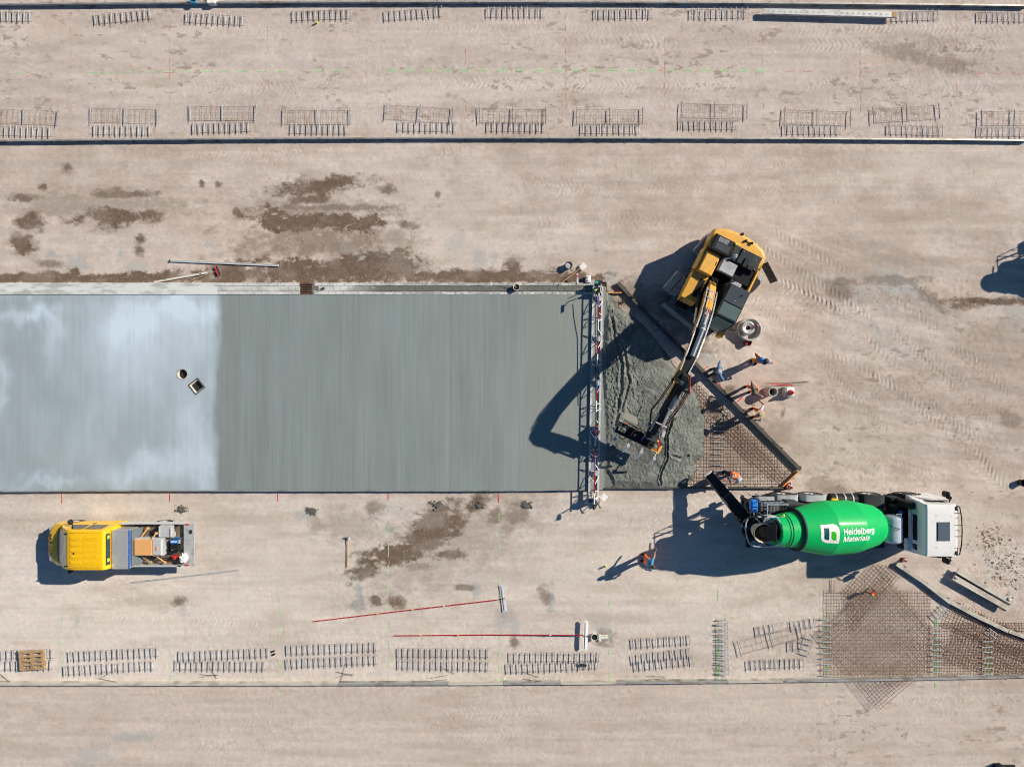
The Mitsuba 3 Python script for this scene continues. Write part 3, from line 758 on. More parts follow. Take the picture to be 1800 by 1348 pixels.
# ---------------------------------------------------------------- dowel baskets, tie bar frames, loose bars
BZ = .125
BAR = shape(sweep([[0, -.255, 0], [0, -.252, 0], [0, .252, 0], [0, .255, 0]], [.016, .0195, .0195, .016], 8), dowel, 50)
TIE = shape(sweep([[0, -.41, 0], [0, .41, 0]], .016, 7), cyl_blue, 50)


def wires(segs, r, mat=None, n=4):
    return cat_([tube(a, b, r, n, False) for a, b in segs])


def basket(c0, c1, n, label, group, skip=(), z=BZ, lean=0.0, L=1.0):
    """A wire basket holding n dowel bars; c0 and c1 are the photo pixels of the middle of its first and last bar."""
    a, b = W(*c0, z), W(*c1, z)
    d = b - a
    ln = np.hypot(d[0], d[1])
    ang = math.degrees(math.atan2(d[1], d[0]))
    k = thing('dowel_basket', label, 'dowel basket', group)
    zg = gz(a[0], a[1])
    sp = ln / (n - 1)
    base = place([a[0], a[1], zg], ang)
    segs = []
    for s in (-.15, .15):
        segs += [((-.1, s, z - .02), (ln + .1, s, z - .02)), ((-.1, s * 1.5, .012), (ln + .1, s * 1.5, .012))]
        for i in range(n):
            x = i * sp
            segs += [((x - .02, s, z - .018), (x + .03, s * 1.5, .012))]
    for i in range(0, n, 3):
        segs.append(((i * sp, -.22, .012), (i * sp, .22, .012)))
    add(f'{k}__wire_frame', wires(segs, .0036), rust, tw=base)
    for i in range(n):
        if i in skip:
            continue
        tw = base @ place([i * sp + rng.uniform(-.012, .012), rng.uniform(-.02, .02), z], lean + rng.gauss(0, 1.6))
        add(f'{k}__dowel_bar', dict(BAR), None, tw=tw)
    return k


def row(lst, n, label, group):
    for i, (x0, y0, x1, y1) in enumerate(lst):
        o = ORD[i] if i < len(lst) - 1 else 'rightmost'
        basket((x0, y0), (x1, y1), n, label.format(o), group)


ROW1 = [(-47, 27, 52, 28), (166.5, 33.5, 263.5, 23.5), (328, 30, 426, 35), (515.5, 27, 613, 23.5), (678, 27, 776, 19.5), (858, 21, 955.5, 20.5), (1047, 24, 1145, 22.5), (1217, 23.5, 1314, 22), (1370, 24, 1466, 25.5), (1556, 29, 1649, 25.5), (1723, 28, 1820, 30)]
row(ROW1, 11, 'dowel basket under the topmost formwork rail, {} of that row', 'dowel baskets along the topmost rail')
ROW2 = [(-11, 229, 86.5, 231), (165, 228, 262, 228.5), (340, 225, 437, 222), (512.5, 226, 610, 226.5), (702.5, 221.5, 801, 223), (859, 221.5, 957, 223), (1025, 226, 1122.5, 226.5), (1197.5, 218, 1294.5, 219), (1381, 227, 1477, 227), (1564, 227, 1658, 230), (1724, 231, 1821, 231)]
row(ROW2, 11, 'dowel basket above the second formwork rail, {} of that row', 'dowel baskets along the second rail')


def tie_frame(c0, c1, label, group, z=.13, cells=12, half=.41, wide=.30):
    a, b = W(*c0, z), W(*c1, z)
    d = b - a
    ln = np.hypot(d[0], d[1])
    ang = math.degrees(math.atan2(d[1], d[0]))
    k = thing('tie_bar_frame', label, 'tie bar frame', group)
    base = place([a[0], a[1], gz(a[0], a[1])], ang)
    segs = []
    for s in (-wide, 0, wide):
        segs.append(((0, s, z - .02), (ln, s, z - .02)))
    for s in (-wide - .04, wide + .04):
        segs.append(((0, s, .012), (ln, s, .012)))
    for i in range(cells + 1):
        x = ln * i / cells
        segs += [((x, -wide, z - .028), (x, wide, z - .028)), ((x, -wide, z - .028), (x, -wide - .04, .012)), ((x, wide, z - .028), (x, wide + .04, .012))]
    add(f'{k}__wire_frame', wires(segs, .0042), rust, tw=base)
    for t in (0, .5, 1):
        add(f'{k}__tie_bar', dict(TIE), None, tw=base @ place([ln * t + rng.uniform(-.03, .03), rng.uniform(-.02, .02), z], rng.gauss(0, 1.5)))


TIES = [(-17, 203, 100, 207), (160.5, 201.5, 277, 204.5), (334, 198, 449, 198), (499, 205, 615.5, 205), (679, 195.5, 796, 203), (843, 202, 960, 204), (1014, 204, 1130, 204), (1197, 193, 1313, 196), (1379.5, 204, 1494.5, 207.5), (1536, 203, 1651, 196), (1725, 207, 1840, 207)]
for i, (x0, y0, x1, y1) in enumerate(TIES):
    tie_frame((x0, y0), (x1, y1), f'wire tie bar frame with three long bars, {ORD[i] if i < 10 else "rightmost"} in the upper bay', 'tie bar frames in the upper bay')
tie_frame((1300, 1140), (1408, 1111), 'wire tie bar frame lying askew among the lower dowel baskets', None, half=.36)

PAIRS = [((-66, 1153, 90, 1150.5), (-68, 1172, 88, 1170)), ((121, 1155, 276, 1147), (113, 1180, 267, 1170)), ((315, 1154.5, 471, 1148), (309, 1170.5, 464, 1171.5)), ((505, 1143.5, 661, 1138), (505, 1167.5, 661, 1160.5)), ((701, 1148.5, 858, 1149), (701, 1168.5, 858, 1172)), ((898, 1156.5, 1053.5, 1156), (892.5, 1176.5, 1050, 1168.5))]
for i, (u, l) in enumerate(PAIRS):
    for w, q in (('upper', u), ('lower', l)):
        basket(q[:2], q[2:], 17, f'long dowel basket beside the bottom formwork rail, {w} of the {ORD[i] if i < 5 else "rightmost"} pair', 'paired long dowel baskets', z=.11)
for q, w in (((1113, 1132.5, 1211.5, 1125.5), 'upper'), ((1113, 1160, 1211.5, 1148), 'middle'), ((1120, 1172, 1218.5, 1162), 'lower')):
    basket(q[:2], q[2:], 11, f'short dowel basket right of the round bull float plate, {w} of three', 'three short dowel baskets', z=.11 if w != 'lower' else .14)
basket((1268, 1090), (1268, 1193), 12, 'dowel basket standing crosswise on the bright green line, lower of two stacked', 'crosswise stacked baskets', z=.11)
basket((1273, 1097), (1275, 1186), 11, 'dowel basket standing crosswise on the bright green line, upper of two stacked', 'crosswise stacked baskets', z=.21, lean=-4)
basket((1333, 1110), (1431, 1096), 12, 'dowel basket with a gap in its bars near the big rebar mesh', 'short baskets near the mesh', skip=(4, 5, 6))
basket((1390, 1136), (1410, 1135), 3, 'very short stub of a dowel basket with three bars', 'short baskets near the mesh')
basket((1423, 1122), (1415, 1150), 4, 'very short stub of a dowel basket with four slanting bars', 'short baskets near the mesh')
basket((1317, 1170), (1412, 1166), 12, 'twelve bar dowel basket close above the bottom rail by the mesh', 'short baskets near the mesh')
basket((1451, 1089), (1453, 1187), 11, 'dowel basket crosswise at the left edge of the big rebar mesh', 'crosswise baskets on the green lines')
basket((1646, 1103), (1647, 1181), 9, 'dowel basket crosswise on the green line in the middle of the mesh', 'crosswise baskets on the green lines')
basket((1644, 1087), (1661, 1071), 4, 'tilted four bar dowel basket at the upper end of the middle green line', 'crosswise baskets on the green lines')
basket((1736, 1127), (1737, 1184), 7, 'dowel basket crosswise on the rightmost green line', 'crosswise baskets on the green lines')
basket((1742, 1115), (1751, 1104), 3, 'tilted three bar dowel basket by the curved formwork', 'crosswise baskets on the green lines')
basket((1263, 748), (1263, 837), 10, 'dowel basket standing in the rebar triangle beside the wet concrete', None, z=.12)
basket((1269, 735), (1281, 722), 3, 'three bright dowel bars at the diagonal formwork in the triangle', None, z=.16)


def mesh_sheet(corner, w, h, ang, label, step=.15, z=.06, clip=None, group=None, r=.008, mat=None):
    """A rebar mesh sheet w by h metres from a corner (photo pixel), turned by ang degrees."""
    o = W(*corner, z)
    c, s = math.cos(math.radians(ang)), math.sin(math.radians(ang))
    f = lambda u, v: np.array([o[0] + u * c - v * s, o[1] + u * s + v * c])
    ms = []
    cl = sg.Polygon([px2(*q) for q in clip]) if clip else None
    for horizontal in (True, False):
        n = int((h if horizontal else w) / step) + 1
        for i in range(n):
            t = i * step + rng.uniform(-.006, .006)
            e = rng.uniform(0, .03)
            p, q = (f(-e, t), f(w + e, t)) if horizontal else (f(t, -e), f(t, h + e))
            geo = sg.LineString([p, q])
            if cl is not None:
                geo = geo.intersection(cl)
            for g in getattr(geo, 'geoms', [geo]):
                if g.is_empty or g.length < .05:
                    continue
                P_, Q_ = np.array(g.coords[0]), np.array(g.coords[-1])
                m = max(2, int(g.length / .8) + 1)
                zz = z + (.011 if horizontal else 0)
                pl = [[*(P_ + (Q_ - P_) * k / (m - 1)), zz + .01 * math.sin(k * 2.1 + i)] for k in range(m)]
                ms.append(sweep(pl, r, 4, False))
    return whole('rebar_mesh', cat_(ms), mat or rust, label, 'rebar mesh', group)


tri = [(1080, 522), (1206, 650), (1290, 733), (1398, 828), (1374, 855), (1180, 855), (1180, 700), (1150, 615)]
mesh_sheet((1150, 856), 7.0, 5.6, 0, 'rusty rebar mesh under the wet concrete inside the triangular formwork', .165, .05, tri, r=.009)
mesh_sheet((1400, 850), 9.5, .85, 135, 'narrow slanted rebar mesh along the diagonal formwork', .16, .085, [(1075, 515), (1206, 643), (1290, 728), (1400, 826), (1372, 853), (1290, 790), (1190, 690)], r=.009)
mesh_sheet((1083, 541), .45, .5, 0, 'small corner of rusty mesh showing behind the orange top board', .13, .2, r=.009)
mesh_sheet((1450, 1190), 5.25, 4.25, 0, 'large upright rebar mesh sheet below the mixer truck', .165, .05, r=.0075)
mesh_sheet((1543, 1249), 4.4, 4.7, 40, 'diamond laid rebar mesh crossing the bottom formwork rail', .165, FH + .02, r=.0085, clip=[(1440, 1187), (1660, 1187), (1660, 1260), (1440, 1260)])
mesh_sheet((1543, 1249), 4.6, 4.9, 40, 'diamond laid rebar mesh over the large sheet', .25, .09, r=.010, clip=[(1400, 980), (1800, 980), (1800, 1186), (1400, 1186)])
mesh_sheet((1500, 1110), 3.6, 3.3, 50, 'steep rebar mesh under the red ended shovel near the truck', .17, .10, r=.0085, clip=[(1480, 1035), (1535, 990), (1585, 995), (1668, 1062), (1640, 1110), (1500, 1120)])
mesh_sheet((1645, 1188), 4.6, 2.6, 0, 'fine rebar mesh sheet between the two right green lines', .13, .05, r=.007)
mesh_sheet((1658, 1098), 5.0, 1.3, -24, 'rebar mesh sheet along the curved formwork', .165, .09, r=.009)
mesh_sheet((1660, 1160), 4.3, 1.7, -18, 'turned rebar mesh sheet at the right edge below the curve', .165, .075, r=.0085, clip=[(1650, 1060), (1850, 1120), (1850, 1186), (1650, 1186)])


def rod(pts, label, group=None, r=.009, mat=None, name='rebar_rod', z=.035, cat='rebar rod'):
    w = [W(a, b, z) for a, b in pts]
    w = [[p[0], p[1], gz(p[0], p[1]) + z] for p in w]
    return whole(name, sweep(w, r, 6), mat or darkrod, label, cat, group)


LOOSE = [((174, 1193), (205, 1176)), ((175, 1192), (204.5, 1198.5)), ((173, 1186), (186, 1179)), ((367.5, 1171), (381, 1193)), ((351, 1185), (383, 1187)), ((351, 1190), (380, 1186)), ((607, 1166), (599, 1197)), ((591, 1180), (621, 1187)), ((590, 1190), (620, 1184)), ((774, 1171), (801, 1185)), ((756, 1192), (787, 1186)), ((752, 1197), (784, 1194)),
         ((921, 1193), (954, 1198)), ((921, 1181), (948, 1190)), ((1137, 1188.5), (1170, 1189)), ((1137, 1195), (1170, 1191)), ((0, 1184), (17, 1198)), ((0, 1197.5), (19, 1197.5)), ((1478, 1078), (1495, 1058)), ((1462, 1018), (1462, 1040)), ((1520, 1016), (1521, 1038)), ((1466, 1020), (1466, 1040)), ((1546, 996), (1563, 1016))]
near = ['below the second basket pair'] * 3 + ['below the third basket pair'] * 3 + ['below the fourth basket pair'] * 3 + ['below the fifth basket pair'] * 3 + ['below the rightmost basket pair'] * 2 + ['below the three short baskets'] * 2 + ['near the wooden pallet'] * 2 + ['on the big rebar mesh'] * 5
cnt = {}
for (a, b), w in zip(LOOSE, near):
    i = cnt[w] = cnt.get(w, 0) + 1
    o = ('first', 'second', 'third', 'fourth', 'fifth')[i - 1]
    rod([a, b], f'loose dark rebar rod {w}, {o} of {near.count(w)}', 'loose rods near the baskets', z=.03 + .02 * i)
# rods with red spray beside the cone, lines of the ground
for i, (p, q) in enumerate((((1337, 679), (1406, 677)), ((1345, 673.5), (1420, 671.5)), ((1372, 676), (1424, 669)))):
    rod([p, q], f'rusty rod near the traffic cone, {("lower", "middle", "upper")[i]} of three', 'rods near the traffic cone', z=.03 + .02 * i, mat=rust)
paint([(1356, 675, 1394, 677)], paint_red, .07)
paint([(1350, 673, 1372, 676)], paint_rose, .05)

# ---------------------------------------------------------------- tools and small things
k = thing('bull_float', 'long red handled bull float with bare metal blade, upper of two', 'bull float', 'two bull floats')
a, b = W(551, 1092, .04), W(874, 1054, .12)
add(f'{k}__handle', sweep([a, (a + b) / 2 + [0, 0, -.02], b], .024, 8), red_pole)
for t in (.35, .54, .71):
    p = a + (b - a) * t
    add(f'{k}__joint', tube(p - (b - a) * .004, p + (b - a) * .004, .029, 8), lime if t < .6 else white)
p, q = W(881.5, 1028, .05), W(888, 1075, .05)
bl = plate(p, q, .25, .03, .05)
add(f'{k}__blade', bl, alu)
add(f'{k}__rib', plate(p + (q - p) * .04, p + (q - p) * .96, .05, .052, .085), alu)
add(f'{k}__bracket', cat_(box((p + q) / 2 + [0, 0, .01], [.10, .12, .04], .01), tube(b, (p + q) / 2 + [0, 0, .02], .02)), black)
k = thing('bull_float', 'long red handled bull float with raised white blade, lower of two', 'bull float', 'two bull floats')
a, b = W(693, 1117, .04), W(1024, 1116, .26)
add(f'{k}__handle', sweep([a, (a + b) / 2 + [0, 0, -.08], b], .024, 8), red_pole)
for t in (.14, .34, .83):
    p = a + (b - a) * t
    add(f'{k}__joint', tube(p - (b - a) * .004, p + (b - a) * .004, .029, 8), lime if t < .5 else white)
p, q = W(1030.5, 1091, .34), W(1028.5, 1145, .30)
d_ = (q - p) / np.linalg.norm(q - p)
outline = [(-.02, 0), (.06, .11), (1.33, .11), (1.42, .04), (1.42, -.04), (1.33, -.11), (.06, -.11), (-.02, -.04)]
bl = prism(outline, .29, .31)
bl = rz(bl, math.degrees(math.atan2(d_[1], d_[0])))
add(f'{k}__blade', mv(bl, [p[0], p[1], 0]), white)
add(f'{k}__rib', plate(p + d_ * .05, p + d_ * 1.36, .055, .312, .345), white)
add(f'{k}__bracket', cat_(tube(b, (p + q) / 2 + [0, 0, .0], .03), box((p + q) / 2 + [.02, 0, 0], [.2, .07, .05], .01)), darkrod)


def bucket(px, py, r, h, mat, label, cat='bucket', z=0.0, fill=None, inner=None, name='bucket', taper=.85):
    k = thing(name, label, cat)
    p = W(px, py, z + h)
    zz = z + (gz(p[0], p[1]) if z == 0 else 0)
    add(f'{k}__body', mv(lathe([(0.001, 0), (r * taper, 0), (r, h), (r + .015, h), (r + .015, h - .02), (r - .012, h - .02), (r - .012, h - .01), (r * taper - .012, .02), (.001, .02)], 28), [p[0], p[1], zz]), mat, 30)
    if fill:
        add(f'{k}__contents', mv(lathe([(0.001, h * fill + .01), (r * (taper + (1 - taper) * fill) - .014, h * fill)], 20), [p[0], p[1], zz]), inner)
    return k, p, zz


def stick(a, za, b, zb, r, mat, label, cat='stick', name='stick'):
    return whole(name, tube(W(*a, za), W(*b, zb), r, 8), mat, label, cat)


bucket(1045, 1120.5, .16, .24, offwhite, 'pale mortar bucket with dark contents at the raised bull float', fill=.7, inner=blackmatt)
whole('trowel_box', cat_(box(W(1060, 1119.5, .1) + [0, 0, -.04], [.46, .20, .05], .01), box(W(1060, 1117, .15) + [0, 0, -.03], [.40, .05, .07], .02), bx(*(W(1052, 0)[0], W(1056, 0)[0]), *(W(0, 1125)[1], W(0, 1114)[1]), .02, .14)), offwhite, 'cream hand float lying right of the pale mortar bucket', 'hand float')
bucket(908, 504.5, .15, .26, offwhite, 'white rimmed bucket standing on the wet gutter blocks', z=SZ, fill=.5, inner=blackmatt)
stick((893, 492), .62, (909, 506), .40, .012, handle_wood, 'brush handle leaning in the bucket on the gutter', 'brush handle')
bucket(999.5, 466.5, .17, .30, charcoal, 'dark bucket with water on the bare ground above the gutter', fill=.8, inner=hoodgrey)
stick((986, 456.5), .72, (1002, 469), .34, .012, handle_wood, 'brush handle leaning in the dark bucket above the gutter', 'brush handle')


def shovel(head, tip, label, zh=.16, zt=.1, size=.30, blade=white, handle=handle_wood, name='shovel'):
    k = thing(name, label, 'shovel')
    a, b = W(*head, zh), W(*tip, zt)
    d = (b - a) / np.linalg.norm(b - a)
    ang = math.degrees(math.atan2(d[1], d[0]))
    bl = hull(box([-.5 * size, 0, .03], [.02, size * .92, .012]), box([.35 * size, 0, 0], [.02, size, .012]), box([.5 * size, 0, .02], [.02, size * .4, .02]))
    add(f'{k}__blade', mv(rz(bl, ang), a), blade)
    add(f'{k}__handle', sweep([a + d * size * .35 + [0, 0, .03], b], .019, 8), handle)
    add(f'{k}__grip', tube(b, b + d * .09, .021, 8), black)
    return k


shovel((1024.5, 468.5), (983, 500), 'shovel with square white blade lying across the gutter', .12, SZ + .05)
shovel((1061.5, 874), (1048, 891), 'short shovel with white blade beside the lower end of the screed', .25, .45)
k = thing('spirit_level', 'white spirit level leaning against the gutter blocks', 'level')
a, b = W(1015, 482, .42), W(1015.5, 499, SZ + .02)
add(f'{k}__body', hull(box(a, [.075, .03, .03]), box(b, [.075, .03, .03])), white)
add(f'{k}__mark', mv(box((a * .8 + b * .2), [.055, .10, .012]), [0, .0, .028]), red)
k = thing('plastic_canister', 'white plastic canister with black handle behind the gutter', 'canister')
p = W(1034.2, 490.5, .33)
add(f'{k}__body', box([p[0], p[1], .17], [.26, .34, .34], .03), white)
add(f'{k}__handle', sweep([[p[0] - .04, p[1] + .11, .36], [p[0] - .07, p[1] + .05, .38], [p[0] - .07, p[1] - .04, .38], [p[0] - .03, p[1] - .11, .36]], .018, 6), black)

for (a, b, w, h, lab, mat) in (((298.5, 458.3), (490, 466.8), .10, .06, 'long pale aluminium straightedge lying above the gutter', alu), ((271, 496), (364, 479.5), .085, .05, 'short white wooden straightedge with two slots by the red broom', offwhite), ((231, 1023.5), (421, 1001.5), .07, .03, 'thin grey straightedge half under the shadow of the yellow pickup', galv)):
    k = thing('straightedge', lab, 'straightedge')
    p, q = W(*a, h), W(*b, h)
    add(f'{k}__body', plate(p, q, w, .02, .02 + h), mat)
    if h == .06:
        add(f'{k}__lip', plate(p + [0, .03, 0], q + [0, .03, 0], .02, .082, .10), mat)
        add(f'{k}__end_cap', plate(p, p + (q - p) * .006, w + .01, .015, .105), black)
    if h == .05:
        for t in (.18, .85):
            add(f'{k}__slot', plate(p + (q - p) * t, p + (q - p) * (t + .04), .03, .068, .073), black)
k = thing('broom', 'broom with a red head on the damp strip above the gutter', 'broom')
a = W(380.5, 476.5, .1)
add(f'{k}__head', mv(rz(box([0, 0, 0], [.46, .07, .06], .01), 112), a), red)
add(f'{k}__bristles', mv(rz(box([0, -.07, -.02], [.44, .06, .08], .01), 112), a), blackmatt)
add(f'{k}__handle', tube(a, W(331, 495, .08), .014), handle_wood)
k = thing('pickaxe', 'pickaxe with blue grey head and wooden handle on the bare ground', 'pickaxe')
a = W(611.8, 945, .12)
add(f'{k}__head', mv(hull(box([-.13, .02, 0], [.02, .03, .03]), box([0, 0, .0], [.07, .06, .06])), a), cyl_blue)
add(f'{k}__blade', mv(hull(box([.0, 0, 0], [.06, .06, .06]), box([.07, -.06, -.02], [.03, .12, .01])), a), galv)
add(f'{k}__handle', sweep([a, a + [0, -.4, -.02], a + [-.04, -1.45, -.05]], [.025, .021, .024], 8), handle_wood)

# pallet
k = thing('wooden_pallet', 'single wooden pallet lying on the leftmost dowel baskets', 'pallet')
p = W(54.5, 1160.5, .3)
tw = place([p[0], p[1], .15], 4)
for i, y in enumerate((-.41, -.2, 0, .2, .41)):
    add(f'{k}__slat', box([0, y, .13], [1.2, .10 if i % 2 else .12, .022]), plank_wood, tw=tw)
for x in (-.53, 0, .53):
    add(f'{k}__bearer', box([x, 0, .108], [.13, .9, .02]), plank_wood, tw=tw)
    for y in (-.38, 0, .38):
        add(f'{k}__block', box([x, y, .06], [.13, .13, .075]), plank_wood, tw=tw)
    add(f'{k}__runner', box([x, 0, .01], [.12, .9, .022]), plank_wood, tw=tw)

for (px, py, lab) in ((479, 1144.5, 'upper of two'), (480, 1150, 'lower of two')):
    whole('work_glove', mv(rz(hull(box([0, 0, .03], [.16, .09, .04], .015), box([.12, .02, .03], [.05, .05, .03], .01)), 18), W(px, py)), black, f'black work glove beside the third basket pair, {lab}', 'glove')
whole('work_glove', mv(rz(hull(box([0, 0, .16], [.3, .11, .05], .02), box([.17, 0, .17], [.08, .15, .06], .02)), -12), W(1023, 1166)), charcoal, 'dark rag lying on the rightmost long dowel basket', 'rag')
whole('plastic_bottle', mv(rz(lathe([(0.001, 0), (.04, 0), (.04, .18), (.015, .23), (.015, .26), (.001, .26)], 12), 0), W(557.5, 41.5)), lime, 'small green white bottle standing below the fourth upper basket', 'bottle')
whole('plastic_bottle', mv(lathe([(0.001, 0), (.04, 0), (.04, .2), (.015, .26), (.015, .29), (.001, .29)], 12), W(1064, 994.5)), lime, 'green bottle standing on the ground left of the lone worker', 'bottle')
k = thing('trowel', 'small trowel with dark blade lying on the block gutter', 'trowel')
p = W(568, 507, SZ + .08)
add(f'{k}__blade', mv(lathe([(.0, 0), (.06, .0), (.07, .05), (.055, .05), (.05, .01), (.0, .01)], 14), p - [0, 0, .06]), cyl_blue)
add(f'{k}__handle', tube(p, p + [-.1, -.05, .25], .015), darkrod)

# perforated steel form beam lying over the top baskets
k = thing('steel_form_beam', 'long pale steel form with a row of holes lying on the top dowel baskets', 'steel form')
a, b = W(1342, 19.5, .32), W(1576, 26, .32)
d_ = (b - a) / np.linalg.norm(b - a)
ang = math.degrees(math.atan2(d_[1], d_[0]))
L = np.linalg.norm((b - a)[:2])
tw = place([a[0], a[1], 0], ang)
add(f'{k}__web', box([L / 2, 0, .31], [L, .26, .02]), galv, tw=tw)
add(f'{k}__flange', box([L / 2, .125, .255], [L - .01, .02, .086]), galv, tw=tw)
add(f'{k}__flange', box([L / 2, -.125, .255], [L - .01, .02, .086]), galv, tw=tw)
for i in range(22):
    if i == 11:
        continue
    x = .25 + i * (L - .7) / 21
    add(f'{k}__hole_ring', mv(lathe([(.022, 0), (.036, 0), (.036, .022), (.022, .022), (.022, 0)], 14), [x, 0, .318]), white, tw=tw)
    add(f'{k}__hole', mv(lathe([(.0001, .0), (.022, .0), (.022, .006), (.0001, .006)], 10), [x, 0, .319]), manhole_black, tw=tw)
add(f'{k}__end_board', box([L - .12, 0, .325], [.20, .25, .008]), plank_wood, tw=tw)

# channel shaped form at the lower right
k = thing('channel_form', 'long pale channel shaped wooden form lying right of the curved formwork', 'channel form')
def longb(p, q, w, z0, z1):
    return plate(W(*p, z1), W(*q, z1), w, z0, z1)
add(f'{k}__side', longb((1684, 1002), (1779, 1059.5), .24, .26, .31), pale_form)
add(f'{k}__web', plate(W(1684, 1007, .3), W(1776, 1062.5, .3), .05, .02, .258), pale_form)
add(f'{k}__side', longb((1676.5, 1014.5), (1772, 1069), .27, .26, .31), pale_form)
add(f'{k}__edge', longb((1674.5, 1018), (1771, 1072.5), .035, .311, .35), pale_form)
add(f'{k}__edge', longb((1681.5, 1006), (1778, 1062), .035, .311, .35), pale_form)
add(f'{k}__base', plate(W(1680, 1011, .02), W(1772, 1066, .02), .5, .0, .03), wood_form)
add(f'{k}__bracket', mv(rz(box([0, 0, 0], [.16, .12, .05], .01), -30), W(1775.5, 1053, .36)), offwhite)
add(f'{k}__handle', mv(rz(box([0, 0, 0], [.2, .1, .05], .02), -30), W(1681.5, 1014.8, .36)), galv)

# concrete rings, cone and block near the workers
k = thing('concrete_ring', 'large pale concrete manhole ring with a smaller ring inside, by the excavator cab', 'concrete ring')
p = W(1319, 579, .35)
add(f'{k}__outer', mv(lathe([(.46, 0), (.56, 0), (.56, .34), (.53, .36), (.50, .36), (.50, .30), (.46, .30), (.46, 0)], 40), [p[0], p[1], 0]), conc_ring, 30)
p2 = W(1316, 576, .55)
add(f'{k}__cone', mv(lathe([(.12, .02), (.34, .02), (.34, .40), (.30, .46), (.26, .47), (.10, .40), (.10, .38), (.12, .36), (.12, .02)], 36), [p2[0], p2[1], .05]), galv, 30)
add(f'{k}__shaft', mv(lathe([(.0001, .35), (.12, .35), (.12, .3), (.0001, .3)], 20), [p2[0], p2[1], .05]), manhole_black)
whole('hand_grinder', cat_(tube([p2[0] + .08, p2[1] - .0, .56], [p2[0] + .36, p2[1] + .09, .60], .045, 8), mv(lathe([(.001, 0), (.10, 0), (.10, .08), (.06, .13), (.001, .13)], 14), [p2[0] + .40, p2[1] + .10, .54])), M('m_wine', (.22, .10, .14), .5), 'dark red power tool lying on the large concrete ring', 'power tool')
bucket(1315.5, 601.5, .16, .30, charcoal, 'grey bucket with reddish contents below the large concrete ring', fill=.6, inner=red)
k = thing('concrete_pipe', 'short concrete pipe standing upright between worker and traffic cone', 'concrete pipe')
p = W(1359.5, 688.5, .7)
add(f'{k}__wall', mv(lathe([(.185, 0), (.23, 0), (.23, .7), (.185, .7), (.185, 0)], 32), [p[0], p[1], 0]), conc_ring, 30)
add(f'{k}__bottom', mv(lathe([(.001, .05), (.185, .05)], 20), [p[0], p[1], 0]), manhole_black)


def cone(px, py, h, label, s=1.0, base=white, tilt=None):
    k = thing('traffic_cone', label, 'traffic cone')
    p = W(px, py, h)
    pr = [(.17 * s, 0), (.12 * s, h * .35), (.085 * s, h * .6), (.04 * s, h)]
    T_ = lambda m: mv(rot(m, tilt, [.5, .8, 0]), [p[0], p[1], .02]) if tilt else mv(m, [p[0], p[1], .02])
    add(f'{k}__base', T_(box([0, 0, .02], [.36 * s, .36 * s, .04], .015)), base)
    add(f'{k}__cone', T_(lathe([(.001, h), (.035 * s, h), (.16 * s, .04), (.001, .04)], 20)), red)
    for t in (.3, .62):
        r0, r1 = .16 + (.035 - .16) * t, .16 + (.035 - .16) * (t + .16)
        add(f'{k}__band', T_(lathe([(r0 * s + .004, .04 + (h - .04) * t), (r1 * s + .004, .04 + (h - .04) * (t + .16)), (r1 * s - .002, .04 + (h - .04) * (t + .16)), (r0 * s - .002, .04 + (h - .04) * t), (r0 * s + .004, .04 + (h - .04) * t)], 20)), white)


k = thing('concrete_block', 'white topped concrete block under the traffic cone near the workers', 'concrete block')
p = W(1390, 689, .45)
add(f'{k}__block', box([p[0], p[1], .17], [.46, .48, .34], .02), conc_ring)
add(f'{k}__top', box([p[0] + .03, p[1] + .02, .352], [.38, .42, .02], .006), white)
kk = thing('traffic_cone', 'small red and white traffic cone on the white topped block', 'traffic cone')
add(f'{kk}__cone', mv(lathe([(.001, .36), (.035, .36), (.14, .0), (.001, .0)], 20), [p[0] + .03, p[1] - .03, .365]), red, 30)
add(f'{kk}__band', mv(lathe([(.117, .08), (.083, .18), (.078, .18), (.112, .08), (.117, .08)], 20), [p[0] + .03, p[1] - .03, .365]), white, 30)
cone(1393, 857.5, .62, 'red and white traffic cone between the rebar triangle and the mixer truck', .95, charcoal)
cone(1594, 986.5, .35, 'small red and white cone at the upper end of the curved formwork', .6, charcoal)
k = thing('marker_lamp', 'red warning lamp with yellow lens on a stand among the rebar meshes', 'warning lamp')
p = W(1534.5, 1043.5, .62)
add(f'{k}__head', mv(rz(hull(box([0, 0, .62], [.22, .20, .08], .03), box([.02, 0, .52], [.14, .12, .06], .02)), 35), [p[0], p[1], 0]), red)
add(f'{k}__lens', mv(lathe([(.001, .03), (.05, .02), (.06, 0)], 14), [p[0] - .03, p[1] - .03, .66]), lime)
add(f'{k}__stand', cat_(tube([p[0], p[1], .5], [p[0] - .1, p[1] - .1, .05], .02), tube([p[0] - .25, p[1] - .25, .06], [p[0] + .1, p[1] + .1, .06], .02)), black)
add(f'{k}__battery', mv(rz(box([.15, .02, .5], [.08, .14, .12], .02), 35), [p[0], p[1], 0]), charcoal)

# ---------------------------------------------------------------- wheeled excavator
EX = thing('excavator', 'yellow wheeled excavator holding a row of concrete vibrators on its boom', 'excavator')
EXT = place([9.64, 4.82, 0], -116.5)
def ex(part, mesh, mat, smooth=False, **k):
    return add(f'{EX}__{part}', mesh, mat, smooth, tw=EXT, **k)


